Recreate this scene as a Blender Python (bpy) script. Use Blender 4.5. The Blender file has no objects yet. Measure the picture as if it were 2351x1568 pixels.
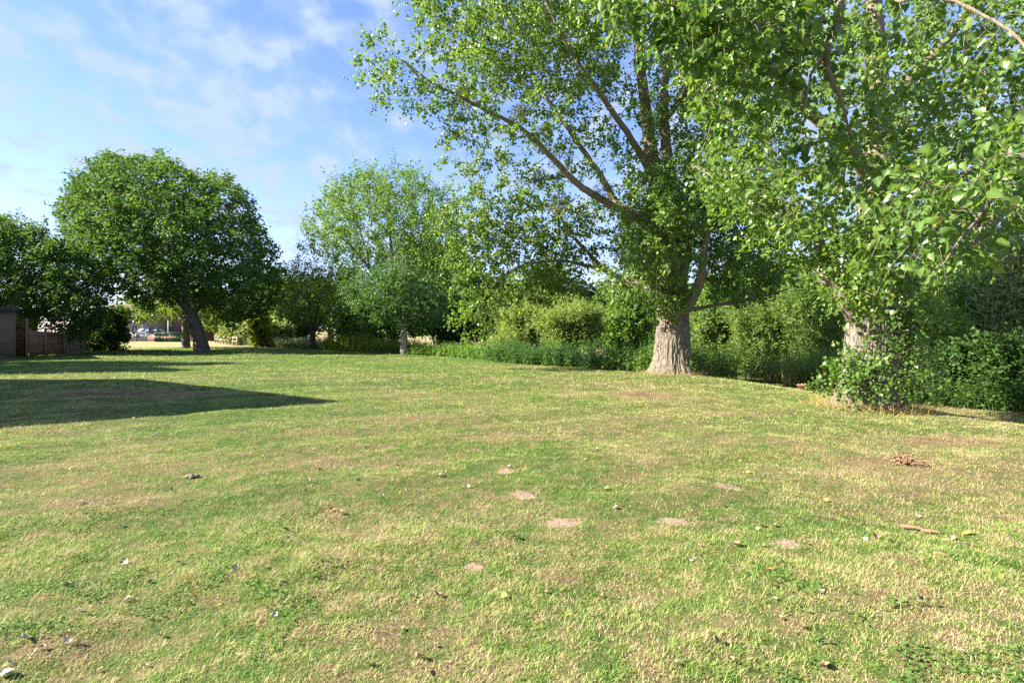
import bpy, math, random
import numpy as np
from mathutils import Vector, Matrix

random.seed(7)
RS = np.random.RandomState(11)
sc = bpy.context.scene
COL = sc.collection
PI = math.pi

# ------------------------------------------------------------------ picture -> place
# measured points of the photograph: (px, py) on a 2351 x 1568 grid, seen from an eye 1.6 m above the lawn
FPX, CX, HY, EYE = 1305.0, 1175.5, 757.0, 1.6


def P(px, py, d):
    return np.array([(px - CX) / FPX * d, d, EYE - (py - HY) / FPX * d])


def sstep(a, b, x):
    u = np.clip((x - a) / (b - a), 0, 1)
    return u * u * (3 - 2 * u)


def gz(x, y):
    """height of the ground"""
    x = np.asarray(x, float)
    y = np.asarray(y, float)
    t1 = (x - 4.5) * .986 + (y - 22) * .164
    z1 = .5 * sstep(1.3, 5.6, t1) + .9 * sstep(7, 16, t1)
    t2 = (x + 10) * .758 + (y - 45) * .65
    z2 = .4 * sstep(-3.3, 5, t2) + .6 * sstep(5, 14, t2) * sstep(-14, -6, x)
    z = -np.sqrt(z1 * z1 + z2 * z2)
    near = np.exp(-((y / 22.0) ** 2) - (x / 22.0) ** 2)
    z = z + near * (.016 * np.sin(1.7 * x + .9 * y + .4) + .013 * np.sin(2.9 * y - 1.3 * x + 1.1) + .010 * np.sin(4.1 * x + 2.2 * y)
                    + .008 * np.sin(5.3 * y - 3.1 * x + 2.0))
    z = z + np.exp(-(y / 14.0) ** 2) * .035 * (vnoise(x * 2.1, y * 2.1, 15) - .5) + np.exp(-(y / 9.0) ** 2) * .022 * (vnoise(x * 5.2, y * 5.2, 16) - .5)
    return z


def G(px, py):
    """where the sight line through a picture point meets the ground"""
    d = 2.0
    for _ in range(60):
        p = P(px, py, d)
        g = float(gz(p[0], p[1]))
        if py <= HY:
            return P(px, py, 90)
        d = .5 * d + .5 * (EYE - g) * FPX / (py - HY)
    p = P(px, py, d)
    return np.array([p[0], p[1], float(gz(p[0], p[1]))])


def vnoise(x, y, seed=0, px=None):
    """value noise; px = period in x"""
    x = np.asarray(x, float)
    y = np.asarray(y, float)
    xi = np.floor(x).astype(np.int64)
    yi = np.floor(y).astype(np.int64)
    fx = x - xi
    fy = y - yi
    fx = fx * fx * (3 - 2 * fx)
    fy = fy * fy * (3 - 2 * fy)

    def h(a, b):
        if px:
            a = np.mod(a, px)
        n = (a * 374761393 + b * 668265263 + seed * 1442695041) & 0x7fffffff
        n = ((n ^ (n >> 13)) * 1274126177) & 0x7fffffff
        n = n ^ (n >> 16)
        return (n & 0xffff) / 65535.0
    return (h(xi, yi) * (1 - fx) + h(xi + 1, yi) * fx) * (1 - fy) + (h(xi, yi + 1) * (1 - fx) + h(xi + 1, yi + 1) * fx) * fy


def nrm(v):
    return v / (np.linalg.norm(v, axis=-1, keepdims=True) + 1e-9)


# ------------------------------------------------------------------ objects
def tag(o, label=None, cat=None, group=None, kind=None):
    if label:
        o['label'] = label
    if cat:
        o['category'] = cat
    if group:
        o['group'] = group
    if kind:
        o['kind'] = kind
    return o


def empty(name, loc=(0, 0, 0), rz=0):
    o = bpy.data.objects.new(name, None)
    COL.objects.link(o)
    o.location = [float(v) for v in loc]
    o.rotation_euler = (0, 0, rz)
    o.empty_display_size = .3
    return o


def link(name, me, mat=None, parent=None, off=None):
    o = bpy.data.objects.new(name, me)
    COL.objects.link(o)
    if mat is not None and not me.materials:
        me.materials.append(mat)
    if parent is not None:
        o.parent = parent
    if off is not None:
        o.location = [float(v) for v in off]
    return o


def npmesh(name, V, counts, loops, attrs=None, smooth=False):
    me = bpy.data.meshes.new(name)
    V = np.ascontiguousarray(V, np.float32)
    counts = np.asarray(counts, np.int32)
    loops = np.ascontiguousarray(loops, np.int32)
    me.vertices.add(len(V))
    me.vertices.foreach_set('co', V.ravel())
    me.loops.add(len(loops))
    me.loops.foreach_set('vertex_index', loops)
    me.polygons.add(len(counts))
    starts = np.zeros(len(counts), np.int32)
    starts[1:] = np.cumsum(counts)[:-1]
    me.polygons.foreach_set('loop_start', starts)
    me.polygons.foreach_set('loop_total', counts)
    if smooth:
        me.polygons.foreach_set('use_smooth', np.ones(len(counts), bool))
    me.update(calc_edges=True)
    for k, a in (attrs or {}).items():
        at = me.attributes.new(k, 'FLOAT', 'FACE')
        at.data.foreach_set('value', np.ascontiguousarray(a, np.float32))
    return me


class MB:
    """collects boxes, tubes and rings into one mesh"""

    def __init__(self):
        self.V = []
        self.F = []
        self.n = 0

    def add(self, V, F):
        V = np.asarray(V, float).reshape(-1, 3)
        self.V.append(V)
        for f in F:
            self.F.append([i + self.n for i in f])
        self.n += len(V)

    def box(self, c, s, rz=0, taper=1.0, rx=0, ry=0):
        sx, sy, sz = s[0] / 2, s[1] / 2, s[2] / 2
        v = np.array([[-sx, -sy, -sz], [sx, -sy, -sz], [sx, sy, -sz], [-sx, sy, -sz],
                      [-sx * taper, -sy * taper, sz], [sx * taper, -sy * taper, sz], [sx * taper, sy * taper, sz], [-sx * taper, sy * taper, sz]])
        R = np.array(Matrix.Rotation(rz, 3, 'Z') @ Matrix.Rotation(ry, 3, 'Y') @ Matrix.Rotation(rx, 3, 'X'))
        v = v @ R.T + np.array(c, float)
        self.add(v, [(0, 3, 2, 1), (4, 5, 6, 7), (0, 1, 5, 4), (1, 2, 6, 5), (2, 3, 7, 6), (3, 0, 4, 7)])

    def tube(self, path, radii, seg=8, disp=None, cap=True):
        path = np.asarray(path, float)
        n = len(path)
        radii = np.broadcast_to(np.asarray(radii, float), (n,))
        T = np.gradient(path, axis=0)
        T = nrm(T)
        ref = np.array([1., 0, 0]) if abs(T[0][0]) < .8 else np.array([0, 1., 0])
        u = nrm(np.cross(T[0], ref))
        th = np.arange(seg) / seg * 2 * PI
        L = np.concatenate([[0], np.cumsum(np.linalg.norm(np.diff(path, axis=0), axis=1))])
        rows = []
        for i in range(n):
            u = nrm(u - T[i] * np.dot(u, T[i]))
            w = np.cross(T[i], u)
            r = radii[i] * (np.ones(seg) if disp is None else disp(th, L[i], radii[i]))
            rows.append(path[i] + np.outer(np.cos(th) * r, u) + np.outer(np.sin(th) * r, w))
        V = np.vstack(rows)
        F = []
        for i in range(n - 1):
            for j in range(seg):
                k = (j + 1) % seg
                F.append((i * seg + j, i * seg + k, (i + 1) * seg + k, (i + 1) * seg + j))
        if cap:
            F.append(tuple(range(seg))[::-1])
            F.append(tuple(range((n - 1) * seg, n * seg)))
        self.add(V, F)

    def mesh(self, name, smooth=False):
        V = np.vstack(self.V)
        cnt = np.array([len(f) for f in self.F])
        lp = np.array([i for f in self.F for i in f])
        return npmesh(name, V, cnt, lp, smooth=smooth)

    def build(self, name, mat, parent=None, smooth=False, off=None):
        return link(name, self.mesh(name, smooth), mat, parent, off)


# ------------------------------------------------------------------ materials
def new_mat(name):
    m = bpy.data.materials.new(name)
    m.use_nodes = True
    nt = m.node_tree
    for n in list(nt.nodes):
        nt.nodes.remove(n)
    out = nt.nodes.new('ShaderNodeOutputMaterial')
    return m, nt, out


def N(nt, t, **kw):
    n = nt.nodes.new(t)
    for k, v in kw.items():
        if k in ('ins',):
            for a, b in v.items():
                n.inputs[a].default_value = b
        else:
            setattr(n, k, v)
    return n


def L(nt, a, b):
    nt.links.new(a, b)


def mixc(nt, f, a, b, mode='MIX'):
    n = nt.nodes.new('ShaderNodeMix')
    n.data_type = 'RGBA'
    n.blend_type = mode
    for sock, v in ((n.inputs[0], f), (n.inputs[6], a), (n.inputs[7], b)):
        if hasattr(v, 'links'):
            L(nt, v, sock)
        elif isinstance(v, (int, float)):
            sock.default_value = v
        else:
            sock.default_value = (*v, 1) if len(v) == 3 else v
    return n.outputs[2]


def mth(nt, op, a, b=None, c=None, clamp=False):
    n = nt.nodes.new('ShaderNodeMath')
    n.operation = op
    n.use_clamp = clamp
    for i, v in enumerate((a, b, c)):
        if v is None:
            continue
        if hasattr(v, 'links'):
            L(nt, v, n.inputs[i])
        else:
            n.inputs[i].default_value = v
    return n.outputs[0]


def noise(nt, vec, scale, detail=3, rough=.55, dist=0):
    n = N(nt, 'ShaderNodeTexNoise')
    n.inputs['Scale'].default_value = scale
    n.inputs['Detail'].default_value = detail
    n.inputs['Roughness'].default_value = rough
    n.inputs['Distortion'].default_value = dist
    if vec is not None:
        L(nt, vec, n.inputs['Vector'])
    return n.outputs[0]


def ramp(nt, fac, stops):
    n = N(nt, 'ShaderNodeValToRGB')
    el = n.color_ramp.elements
    while len(el) < len(stops):
        el.new(.5)
    for e, (p, c) in zip(el, stops):
        e.position = p
        e.color = (*c, 1) if len(c) == 3 else c
    L(nt, fac, n.inputs[0])
    return n.outputs[0]


def mapv(nt, scale):
    g = N(nt, 'ShaderNodeNewGeometry')
    mp = N(nt, 'ShaderNodeMapping')
    mp.inputs['Scale'].default_value = scale
    L(nt, g.outputs['Position'], mp.inputs['Vector'])
    return mp.outputs[0]


def leaf_mat(name, dark, light, trans=.38, rough=.45, spec=.35, tcol=None, odd=None):
    """leaf: colour varies leaf by leaf and spray by spray, light passes through"""
    m, nt, out = new_mat(name)
    a = N(nt, 'ShaderNodeAttribute', attribute_name='rnd').outputs['Fac']
    t = N(nt, 'ShaderNodeAttribute', attribute_name='tone').outputs['Fac']
    f = mth(nt, 'ADD', mth(nt, 'MULTIPLY', a, .55), mth(nt, 'MULTIPLY', t, .45))
    c = mixc(nt, f, dark, light)
    if odd:
        c = mixc(nt, mth(nt, 'GREATER_THAN', a, odd[1]), c, odd[0])
    b = N(nt, 'ShaderNodeBsdfPrincipled')
    L(nt, c, b.inputs['Base Color'])
    b.inputs['Roughness'].default_value = rough
    b.inputs['Specular IOR Level'].default_value = spec
    tr = N(nt, 'ShaderNodeBsdfTranslucent')
    tc = tcol or (1.5, 1.45, .55)
    L(nt, mixc(nt, 1.0, c, tc, 'MULTIPLY'), tr.inputs['Color'])
    ms = N(nt, 'ShaderNodeMixShader')
    ms.inputs[0].default_value = trans
    L(nt, b.outputs[0], ms.inputs[1])
    L(nt, tr.outputs[0], ms.inputs[2])
    L(nt, ms.outputs[0], out.inputs[0])
    return m


def simple_mat(name, c1, c2=None, scale=4, rough=.7, metal=0, bump=0, sc3=(1, 1, 1), detail=4):
    m, nt, out = new_mat(name)
    b = N(nt, 'ShaderNodeBsdfPrincipled')
    b.inputs['Roughness'].default_value = rough
    b.inputs['Metallic'].default_value = metal
    v = mapv(nt, sc3)
    n = noise(nt, v, scale, detail)
    L(nt, ramp(nt, n, [(.3, c1), (.7, c2 or tuple(x * .75 for x in c1))]), b.inputs['Base Color'])
    if bump:
        bp = N(nt, 'ShaderNodeBump')
        bp.inputs['Strength'].default_value = bump
        bp.inputs['Distance'].default_value = .02
        L(nt, n, bp.inputs['Height'])
        L(nt, bp.outputs[0], b.inputs['Normal'])
    L(nt, b.outputs[0], out.inputs[0])
    return m


def bark_mat(name, pale, dark, lichen=None, vs=.22, fine=14, top=None):
    m, nt, out = new_mat(name)
    b = N(nt, 'ShaderNodeBsdfPrincipled')
    b.inputs['Roughness'].default_value = .9
    b.inputs['Specular IOR Level'].default_value = .15
    v = mapv(nt, (1, 1, vs))
    n1 = noise(nt, v, fine, 5, .65, .4)
    n2 = noise(nt, mapv(nt, (1, 1, 1)), 2.2, 3)
    c = ramp(nt, n1, [(.38, dark), (.49, tuple((p + d) / 2 for p, d in zip(pale, dark))), (.58, pale)])
    c = mixc(nt, mth(nt, 'MULTIPLY', n2, .35), c, tuple(x * .62 for x in pale))
    big = noise(nt, mapv(nt, (1, 1, .6)), 1.3, 4, .6)
    c = mixc(nt, ramp(nt, big, [(.45, (0, 0, 0)), (.62, (.55, .55, .55))]), c, mixc(nt, n1, dark, tuple(x * .7 for x in pale)))
    if top:
        gm = N(nt, 'ShaderNodeNewGeometry')
        sm = N(nt, 'ShaderNodeSeparateXYZ')
        L(nt, gm.outputs['Position'], sm.inputs[0])
        ms_ = N(nt, 'ShaderNodeMapRange')
        ms_.inputs[1].default_value = .42
        ms_.inputs[2].default_value = -.1
        ms_.inputs[4].default_value = .75
        L(nt, mth(nt, 'ADD', sm.outputs[2], mth(nt, 'MULTIPLY', mth(nt, 'SUBTRACT', big, .5), 2.0)), ms_.inputs[0])
        c = mixc(nt, ms_.outputs[0], c, mixc(nt, n1, (.07, .06, .03), (.19, .165, .085)))
        g = N(nt, 'ShaderNodeNewGeometry')
        sp = N(nt, 'ShaderNodeSeparateXYZ')
        L(nt, g.outputs['Position'], sp.inputs[0])
        mr = N(nt, 'ShaderNodeMapRange')
        mr.inputs[1].default_value = 2.5
        mr.inputs[2].default_value = 6.5
        L(nt, mth(nt, 'ADD', sp.outputs[2], mth(nt, 'MULTIPLY', n2, 1.5)), mr.inputs[0])
        c = mixc(nt, mr.outputs[0], c, mixc(nt, n1, tuple(x * .5 for x in top), top))
    if lichen:
        n3 = noise(nt, mapv(nt, (1, 1, .7)), 3.1, 4)
        c = mixc(nt, ramp(nt, n3, [(.52, (0, 0, 0)), (.66, (.7, .7, .7))]), c, lichen)
    L(nt, c, b.inputs['Base Color'])
    bp = N(nt, 'ShaderNodeBump')
    bp.inputs['Strength'].default_value = 1.0
    bp.inputs['Distance'].default_value = .05
    L(nt, n1, bp.inputs['Height'])
    L(nt, bp.outputs[0], b.inputs['Normal'])
    L(nt, b.outputs[0], out.inputs[0])
    return m


def lawn_colour(nt, rnd=None):
    """dry summer turf: the same patches of green and straw for the soil sheet and for the blades on it"""
    g = N(nt, 'ShaderNodeNewGeometry')
    mp = N(nt, 'ShaderNodeMapping')
    mp.inputs['Scale'].default_value = (1, 1, 0)
    L(nt, g.outputs['Position'], mp.inputs['Vector'])
    v = mp.outputs[0]
    n1 = noise(nt, v, .23, 2, .5)
    n2 = noise(nt, v, 1.05, 4, .62)
    n3 = noise(nt, v, 5.5, 3, .6)
    n4 = noise(nt, v, 19, 2, .6)
    f = mth(nt, 'MULTIPLY', n1, .9)
    f = mth(nt, 'MULTIPLY_ADD', n2, .82, f)
    f = mth(nt, 'ADD', f, .09)
    f = mth(nt, 'MULTIPLY_ADD', n3, 1.15, f)
    f = mth(nt, 'MULTIPLY_ADD', n4, .8, f)
    f = mth(nt, 'ADD', f, -1.37)
    dry = N(nt, 'ShaderNodeMapRange')
    dry.inputs[1].default_value = 46
    dry.inputs[2].default_value = 54
    dry.inputs[3].default_value = 0
    dry.inputs[4].default_value = -.42
    sep = N(nt, 'ShaderNodeSeparateXYZ')
    L(nt, v, sep.inputs[0])
    far = N(nt, 'ShaderNodeMapRange')
    far.inputs[1].default_value = 12
    far.inputs[2].default_value = 26
    far.inputs[3].default_value = 0
    far.inputs[4].default_value = .12
    L(nt, sep.outputs[1], far.inputs[0])
    f = mth(nt, 'ADD', f, far.outputs[0])
    L(nt, sep.outputs[1], dry.inputs[0])
    f = mth(nt, 'ADD', f, dry.outputs[0])
    rgt = N(nt, 'ShaderNodeMapRange')
    rgt.inputs[1].default_value = -4
    rgt.inputs[2].default_value = 5
    rgt.inputs[3].default_value = .05
    rgt.inputs[4].default_value = -.07
    L(nt, sep.outputs[0], rgt.inputs[0])
    f = mth(nt, 'ADD', f, rgt.outputs[0])
    dd = None
    for (px, py, rx, ry) in DRY:
        c = G(px, py)
        m_ = N(nt, 'ShaderNodeMapping')
        m_.inputs['Location'].default_value = (-c[0] / rx, -c[1] / ry, 0)
        m_.inputs['Scale'].default_value = (1 / rx, 1 / ry, 0)
        L(nt, v, m_.inputs['Vector'])
        vl = N(nt, 'ShaderNodeVectorMath', operation='LENGTH')
        L(nt, m_.outputs[0], vl.inputs[0])
        dd = vl.outputs['Value'] if dd is None else mth(nt, 'MINIMUM', dd, vl.outputs['Value'])
    dmr = N(nt, 'ShaderNodeMapRange')
    dmr.inputs[1].default_value = 1.3
    dmr.inputs[2].default_value = .4
    dmr.inputs[3].default_value = 0
    dmr.inputs[4].default_value = -.25
    L(nt, mth(nt, 'MULTIPLY_ADD', n2, .8, dd), dmr.inputs[0])
    f = mth(nt, 'ADD', f, dmr.outputs[0])
    c = G(330, 905)
    m_ = N(nt, 'ShaderNodeMapping')
    m_.inputs['Location'].default_value = (-c[0] / 3.4, -c[1] / 1.0, 0)
    m_.inputs['Scale'].default_value = (1 / 3.4, 1, 0)
    L(nt, v, m_.inputs['Vector'])
    vl = N(nt, 'ShaderNodeVectorMath', operation='LENGTH')
    L(nt, m_.outputs[0], vl.inputs[0])
    worn = N(nt, 'ShaderNodeMapRange')
    worn.inputs[1].default_value = 1.35
    worn.inputs[2].default_value = .8
    worn.inputs[4].default_value = -.5
    L(nt, mth(nt, 'MULTIPLY_ADD', n2, .8, vl.outputs['Value']), worn.inputs[0])
    f = mth(nt, 'ADD', f, worn.outputs[0])
    f = mth(nt, 'ADD', f, .05)
    if rnd is not None:
        f = mth(nt, 'ADD', f, mth(nt, 'MULTIPLY', mth(nt, 'ADD', rnd, -.5), .62))
        return ramp(nt, f, LAWN_BLADE), v
    # beyond the modelled blades the sheet itself carries the colour of the turf
    fm = N(nt, 'ShaderNodeMapRange')
    fm.inputs[1].default_value = 38
    fm.inputs[2].default_value = 54
    L(nt, sep.outputs[1], fm.inputs[0])
    return mixc(nt, fm.outputs[0], ramp(nt, f, LAWN_SOIL), mixc(nt, 1.0, ramp(nt, f, LAWN_BLADE), (.76, .72, .74), 'MULTIPLY')), v


LAWN_BLADE = [(.04, (.29, .18, .10)), (.20, (.50, .40, .235)), (.42, (.49, .43, .20)), (.54, (.32, .385, .09)), (.85, (.13, .265, .046))]
LAWN_SOIL = [(.10, (.13, .085, .05)), (.32, (.18, .13, .07)), (.52, (.13, .12, .045)), (.70, (.08, .105, .028)), (.95, (.05, .09, .018))]
DRY = [(300, 908, 3.8, .9), (640, 870, 3.0, .8), (900, 955, 1.8, .5), (1500, 905, 3.5, 1.3), (250, 1160, .8, .6), (1150, 1000, 1.6, .6), (2150, 1010, 1.6, .7), (120, 1480, .35, .2), (1750, 1440, .6, .3), (1250, 1320, .35, .25), (700, 1060, .9, .5)]


def grass_mats():
    m, nt, out = new_mat('lawn soil and thatch')
    c, v = lawn_colour(nt)
    fine = noise(nt, v, 38, 4, .7)
    c = mixc(nt, ramp(nt, fine, [(.35, (.45, .45, .45)), (.62, (1.1, 1.1, 1.1))]), (0, 0, 0), c, 'MIX')
    b = N(nt, 'ShaderNodeBsdfPrincipled')
    b.inputs['Roughness'].default_value = .95
    b.inputs['Specular IOR Level'].default_value = .1
    L(nt, c, b.inputs['Base Color'])
    bp = N(nt, 'ShaderNodeBump')
    bp.inputs['Strength'].default_value = .9
    bp.inputs['Distance'].default_value = .03
    L(nt, noise(nt, v, 16, 4, .7), bp.inputs['Height'])
    L(nt, bp.outputs[0], b.inputs['Normal'])
    L(nt, b.outputs[0], out.inputs[0])
    soil = m
    m, nt, out = new_mat('grass blade')
    rnd = N(nt, 'ShaderNodeAttribute', attribute_name='rnd').outputs['Fac']
    c, v = lawn_colour(nt, rnd)
    b = N(nt, 'ShaderNodeBsdfPrincipled')
    b.inputs['Roughness'].default_value = .55
    b.inputs['Specular IOR Level'].default_value = .25
    L(nt, c, b.inputs['Base Color'])
    tr = N(nt, 'ShaderNodeBsdfTranslucent')
    L(nt, mixc(nt, 1.0, c, (1.2, 1.2, .8), 'MULTIPLY'), tr.inputs['Color'])
    ms = N(nt, 'ShaderNodeMixShader')
    ms.inputs[0].default_value = .3
    L(nt, b.outputs[0], ms.inputs[1])
    L(nt, tr.outputs[0], ms.inputs[2])
    L(nt, ms.outputs[0], out.inputs[0])
    return soil, m


SOIL, BLADE = grass_mats()
SOIL_SPOTS = [(1290, 1200, .17, .13), (1205, 1137, .14, .12), (1160, 1081, .11, .12), (1672, 1117, .15, .14), (1546, 1195, .11, .10), (1087, 1300, .07, .07), (1806, 1248, .12, .09)]

LM = {
    'poplar': leaf_mat('poplar leaf', (.048, .120, .024), (.205, .305, .060), .46, .38, .5, odd=((.33, .30, .05), .995)),
    'poplar_near': leaf_mat('near poplar leaf', (.040, .115, .024), (.205, .315, .064), .47, .34, .55, odd=((.36, .33, .05), .996)),
    'sycamore': leaf_mat('sycamore leaf', (.040, .100, .034), (.120, .205, .050), .40, .62, .2),
    'maple': leaf_mat('maple leaf', (.085, .150, .030), (.200, .265, .060), .44, .5, .3),
    'yellow': leaf_mat('lime leaf', (.130, .200, .022), (.290, .340, .045), .44, .5, .3),
    'airy': leaf_mat('ash leaf', (.066, .148, .030), (.178, .285, .060), .46, .5, .3),
    'dark': leaf_mat('laurel leaf', (.030, .078, .020), (.100, .180, .040), .40, .6, .22),
    'blue': leaf_mat('blue green leaf', (.045, .108, .034), (.098, .192, .050), .38, .5, .3),
    'willow': leaf_mat('willow leaf', (.085, .160, .040), (.205, .285, .080), .46, .5, .3),
    'willow_pale': leaf_mat('pale willow leaf', (.130, .205, .055), (.270, .345, .105), .46, .5, .3),
    'grey': leaf_mat('grey willow leaf', (.160, .210, .100), (.290, .340, .170), .44, .5, .3),
    'nettle': leaf_mat('nettle leaf', (.070, .165, .036), (.210, .325, .080), .46, .5, .3),
    'lime': leaf_mat('bright weed leaf', (.160, .240, .030), (.340, .390, .070), .45, .55, .2),
    'hedge': leaf_mat('clipped hedge leaf', (.025, .085, .045), (.055, .135, .065), .25, .5, .3),
    'purple': leaf_mat('purple leaf', (.060, .038, .030), (.090, .090, .036), .3, .5, .3),
    'straw': leaf_mat('dry stem', (.330, .250, .090), (.480, .380, .150), .3, .7, .2, tcol=(1.1, 1.0, .7)),
    'pink': leaf_mat('withered leaf', (.240, .120, .080), (.520, .360, .280), .3, .7, .2, tcol=(1.1, .9, .7)),
    'mistletoe': leaf_mat('mistletoe leaf', (.080, .115, .030), (.180, .210, .055), .3, .5, .3),
}
BARK_POP = bark_mat('poplar bark', (.30, .25, .20), (.07, .054, .042), None, .2, 20, (.31, .24, .165))
BARK_POP_LICHEN = bark_mat('lichened poplar bark', (.29, .25, .205), (.07, .056, .044), None, .2, 20, (.31, .245, .17))
BARK_SYC = bark_mat('sycamore bark', (.26, .23, .20), (.10, .085, .07), None, .4, 6)
BARK_DARK = bark_mat('dark bark', (.13, .105, .085), (.04, .033, .028), None, .3, 8)
BARK_PALE = bark_mat('pale smooth bark', (.46, .42, .36), (.22, .19, .16), None, .6, 6)

# ------------------------------------------------------------------ leaves
TPL = {
    'poplar': (np.array([[0, 0, 0], [.40, .14, .07], [.36, .50, .05], [0, 1.02, -.12], [-.36, .50, .05], [-.40, .14, .07]]), [(0, 1, 2, 3), (0, 3, 4, 5)]),
    'heart': (np.array([[0, .04, 0], [.22, -.05, .09], [.43, .14, .17], [.41, .40, .16], [.20, .74, .05], [0, 1.05, -.18],
                        [-.20, .74, .05], [-.41, .40, .16], [-.43, .14, .17], [-.22, -.05, .09]]), [(0, 1, 2, 3, 4, 5), (0, 5, 6, 7, 8, 9)]),
    'oval': (np.array([[0, 0, 0], [.33, .45, .06], [0, 1, -.08], [-.33, .45, .06]]), [(0, 1, 2), (0, 2, 3)]),
    'broad': (np.array([[0, 0, 0], [.48, .22, .05], [.40, .70, .02], [0, 1, -.10], [-.40, .70, .02], [-.48, .22, .05]]), [(0, 1, 2, 3), (0, 3, 4, 5)]),
    'lance': (np.array([[0, 0, 0], [.11, .42, .02], [0, 1, -.1], [-.11, .42, .02]]), [(0, 1, 2, 3)]),
    'stalk': (np.array([[-.012, 0, 0], [.012, 0, 0], [.006, 1, 0]]), [(0, 1, 2)]),
}


def leaf_mesh(name, pos, nor, axis, size, kind, tone=None, rs=RS):
    T, F = TPL[kind]
    n = len(pos)
    k = len(T)
    nor = nrm(nor)
    ty = nrm(axis - nor * np.sum(axis * nor, axis=1, keepdims=True))
    tx = np.cross(ty, nor)
    s = np.asarray(size).reshape(-1, 1, 1)
    V = pos[:, None, :] + s * (T[None, :, 0:1] * tx[:, None, :] + T[None, :, 1:2] * ty[:, None, :] + T[None, :, 2:3] * nor[:, None, :])
    V = V.reshape(-1, 3)
    pat = np.concatenate([np.array(f) for f in F])
    loops = (np.arange(n)[:, None] * k + pat[None, :]).ravel()
    counts = np.tile([len(f) for f in F], n)
    rnd = np.repeat(rs.rand(n), len(F))
    tn = np.repeat(tone if tone is not None else rs.rand(n), len(F))
    return npmesh(name, V, counts, loops, {'rnd': rnd, 'tone': tn})


def rand_dirs(n, rs):
    return nrm(rs.normal(size=(n, 3)))


def spray_leaves(tips, dirs, nsub, sublen, nleaf, size, rs, droop=.2, upright=.2, off=.05, flat=.0, spread=.9, tight=.12):
    """leaves strung along side shoots that leave each branch tip; returns pos, normal, axis, size, tone"""
    K = len(tips)
    n = K * nsub
    d = np.repeat(dirs, nsub, 0) * .7 + rand_dirs(n, rs) * spread + np.array([0, 0, -droop])
    if flat:
        d[:, 2] *= (1 - flat)
    d = nrm(d)
    ln = sublen * (.55 + .75 * rs.rand(n))
    base = np.repeat(tips, nsub, 0) + rs.normal(size=(n, 3)) * tight
    tone = np.repeat(np.clip(rs.normal(.5, .22, K), 0, 1), nsub)
    m = n * nleaf
    t = rs.rand(m) ** .8
    dd = np.repeat(d, nleaf, 0)
    ll = np.repeat(ln, nleaf)
    pos = np.repeat(base, nleaf, 0) + dd * (t * ll)[:, None] + rs.normal(size=(m, 3)) * off
    pos[:, 2] -= droop * (t * ll) ** 2 * .5
    nor = rand_dirs(m, rs) + np.array([0, 0, upright * 2])
    axis = dd * .6 + rand_dirs(m, rs) * .7 + np.array([0, 0, -.5])
    sz = size * (.45 + .85 * rs.rand(m) ** .8)
    return pos, nor, axis, sz, np.repeat(tone, nleaf), (base, d, ln)


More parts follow.
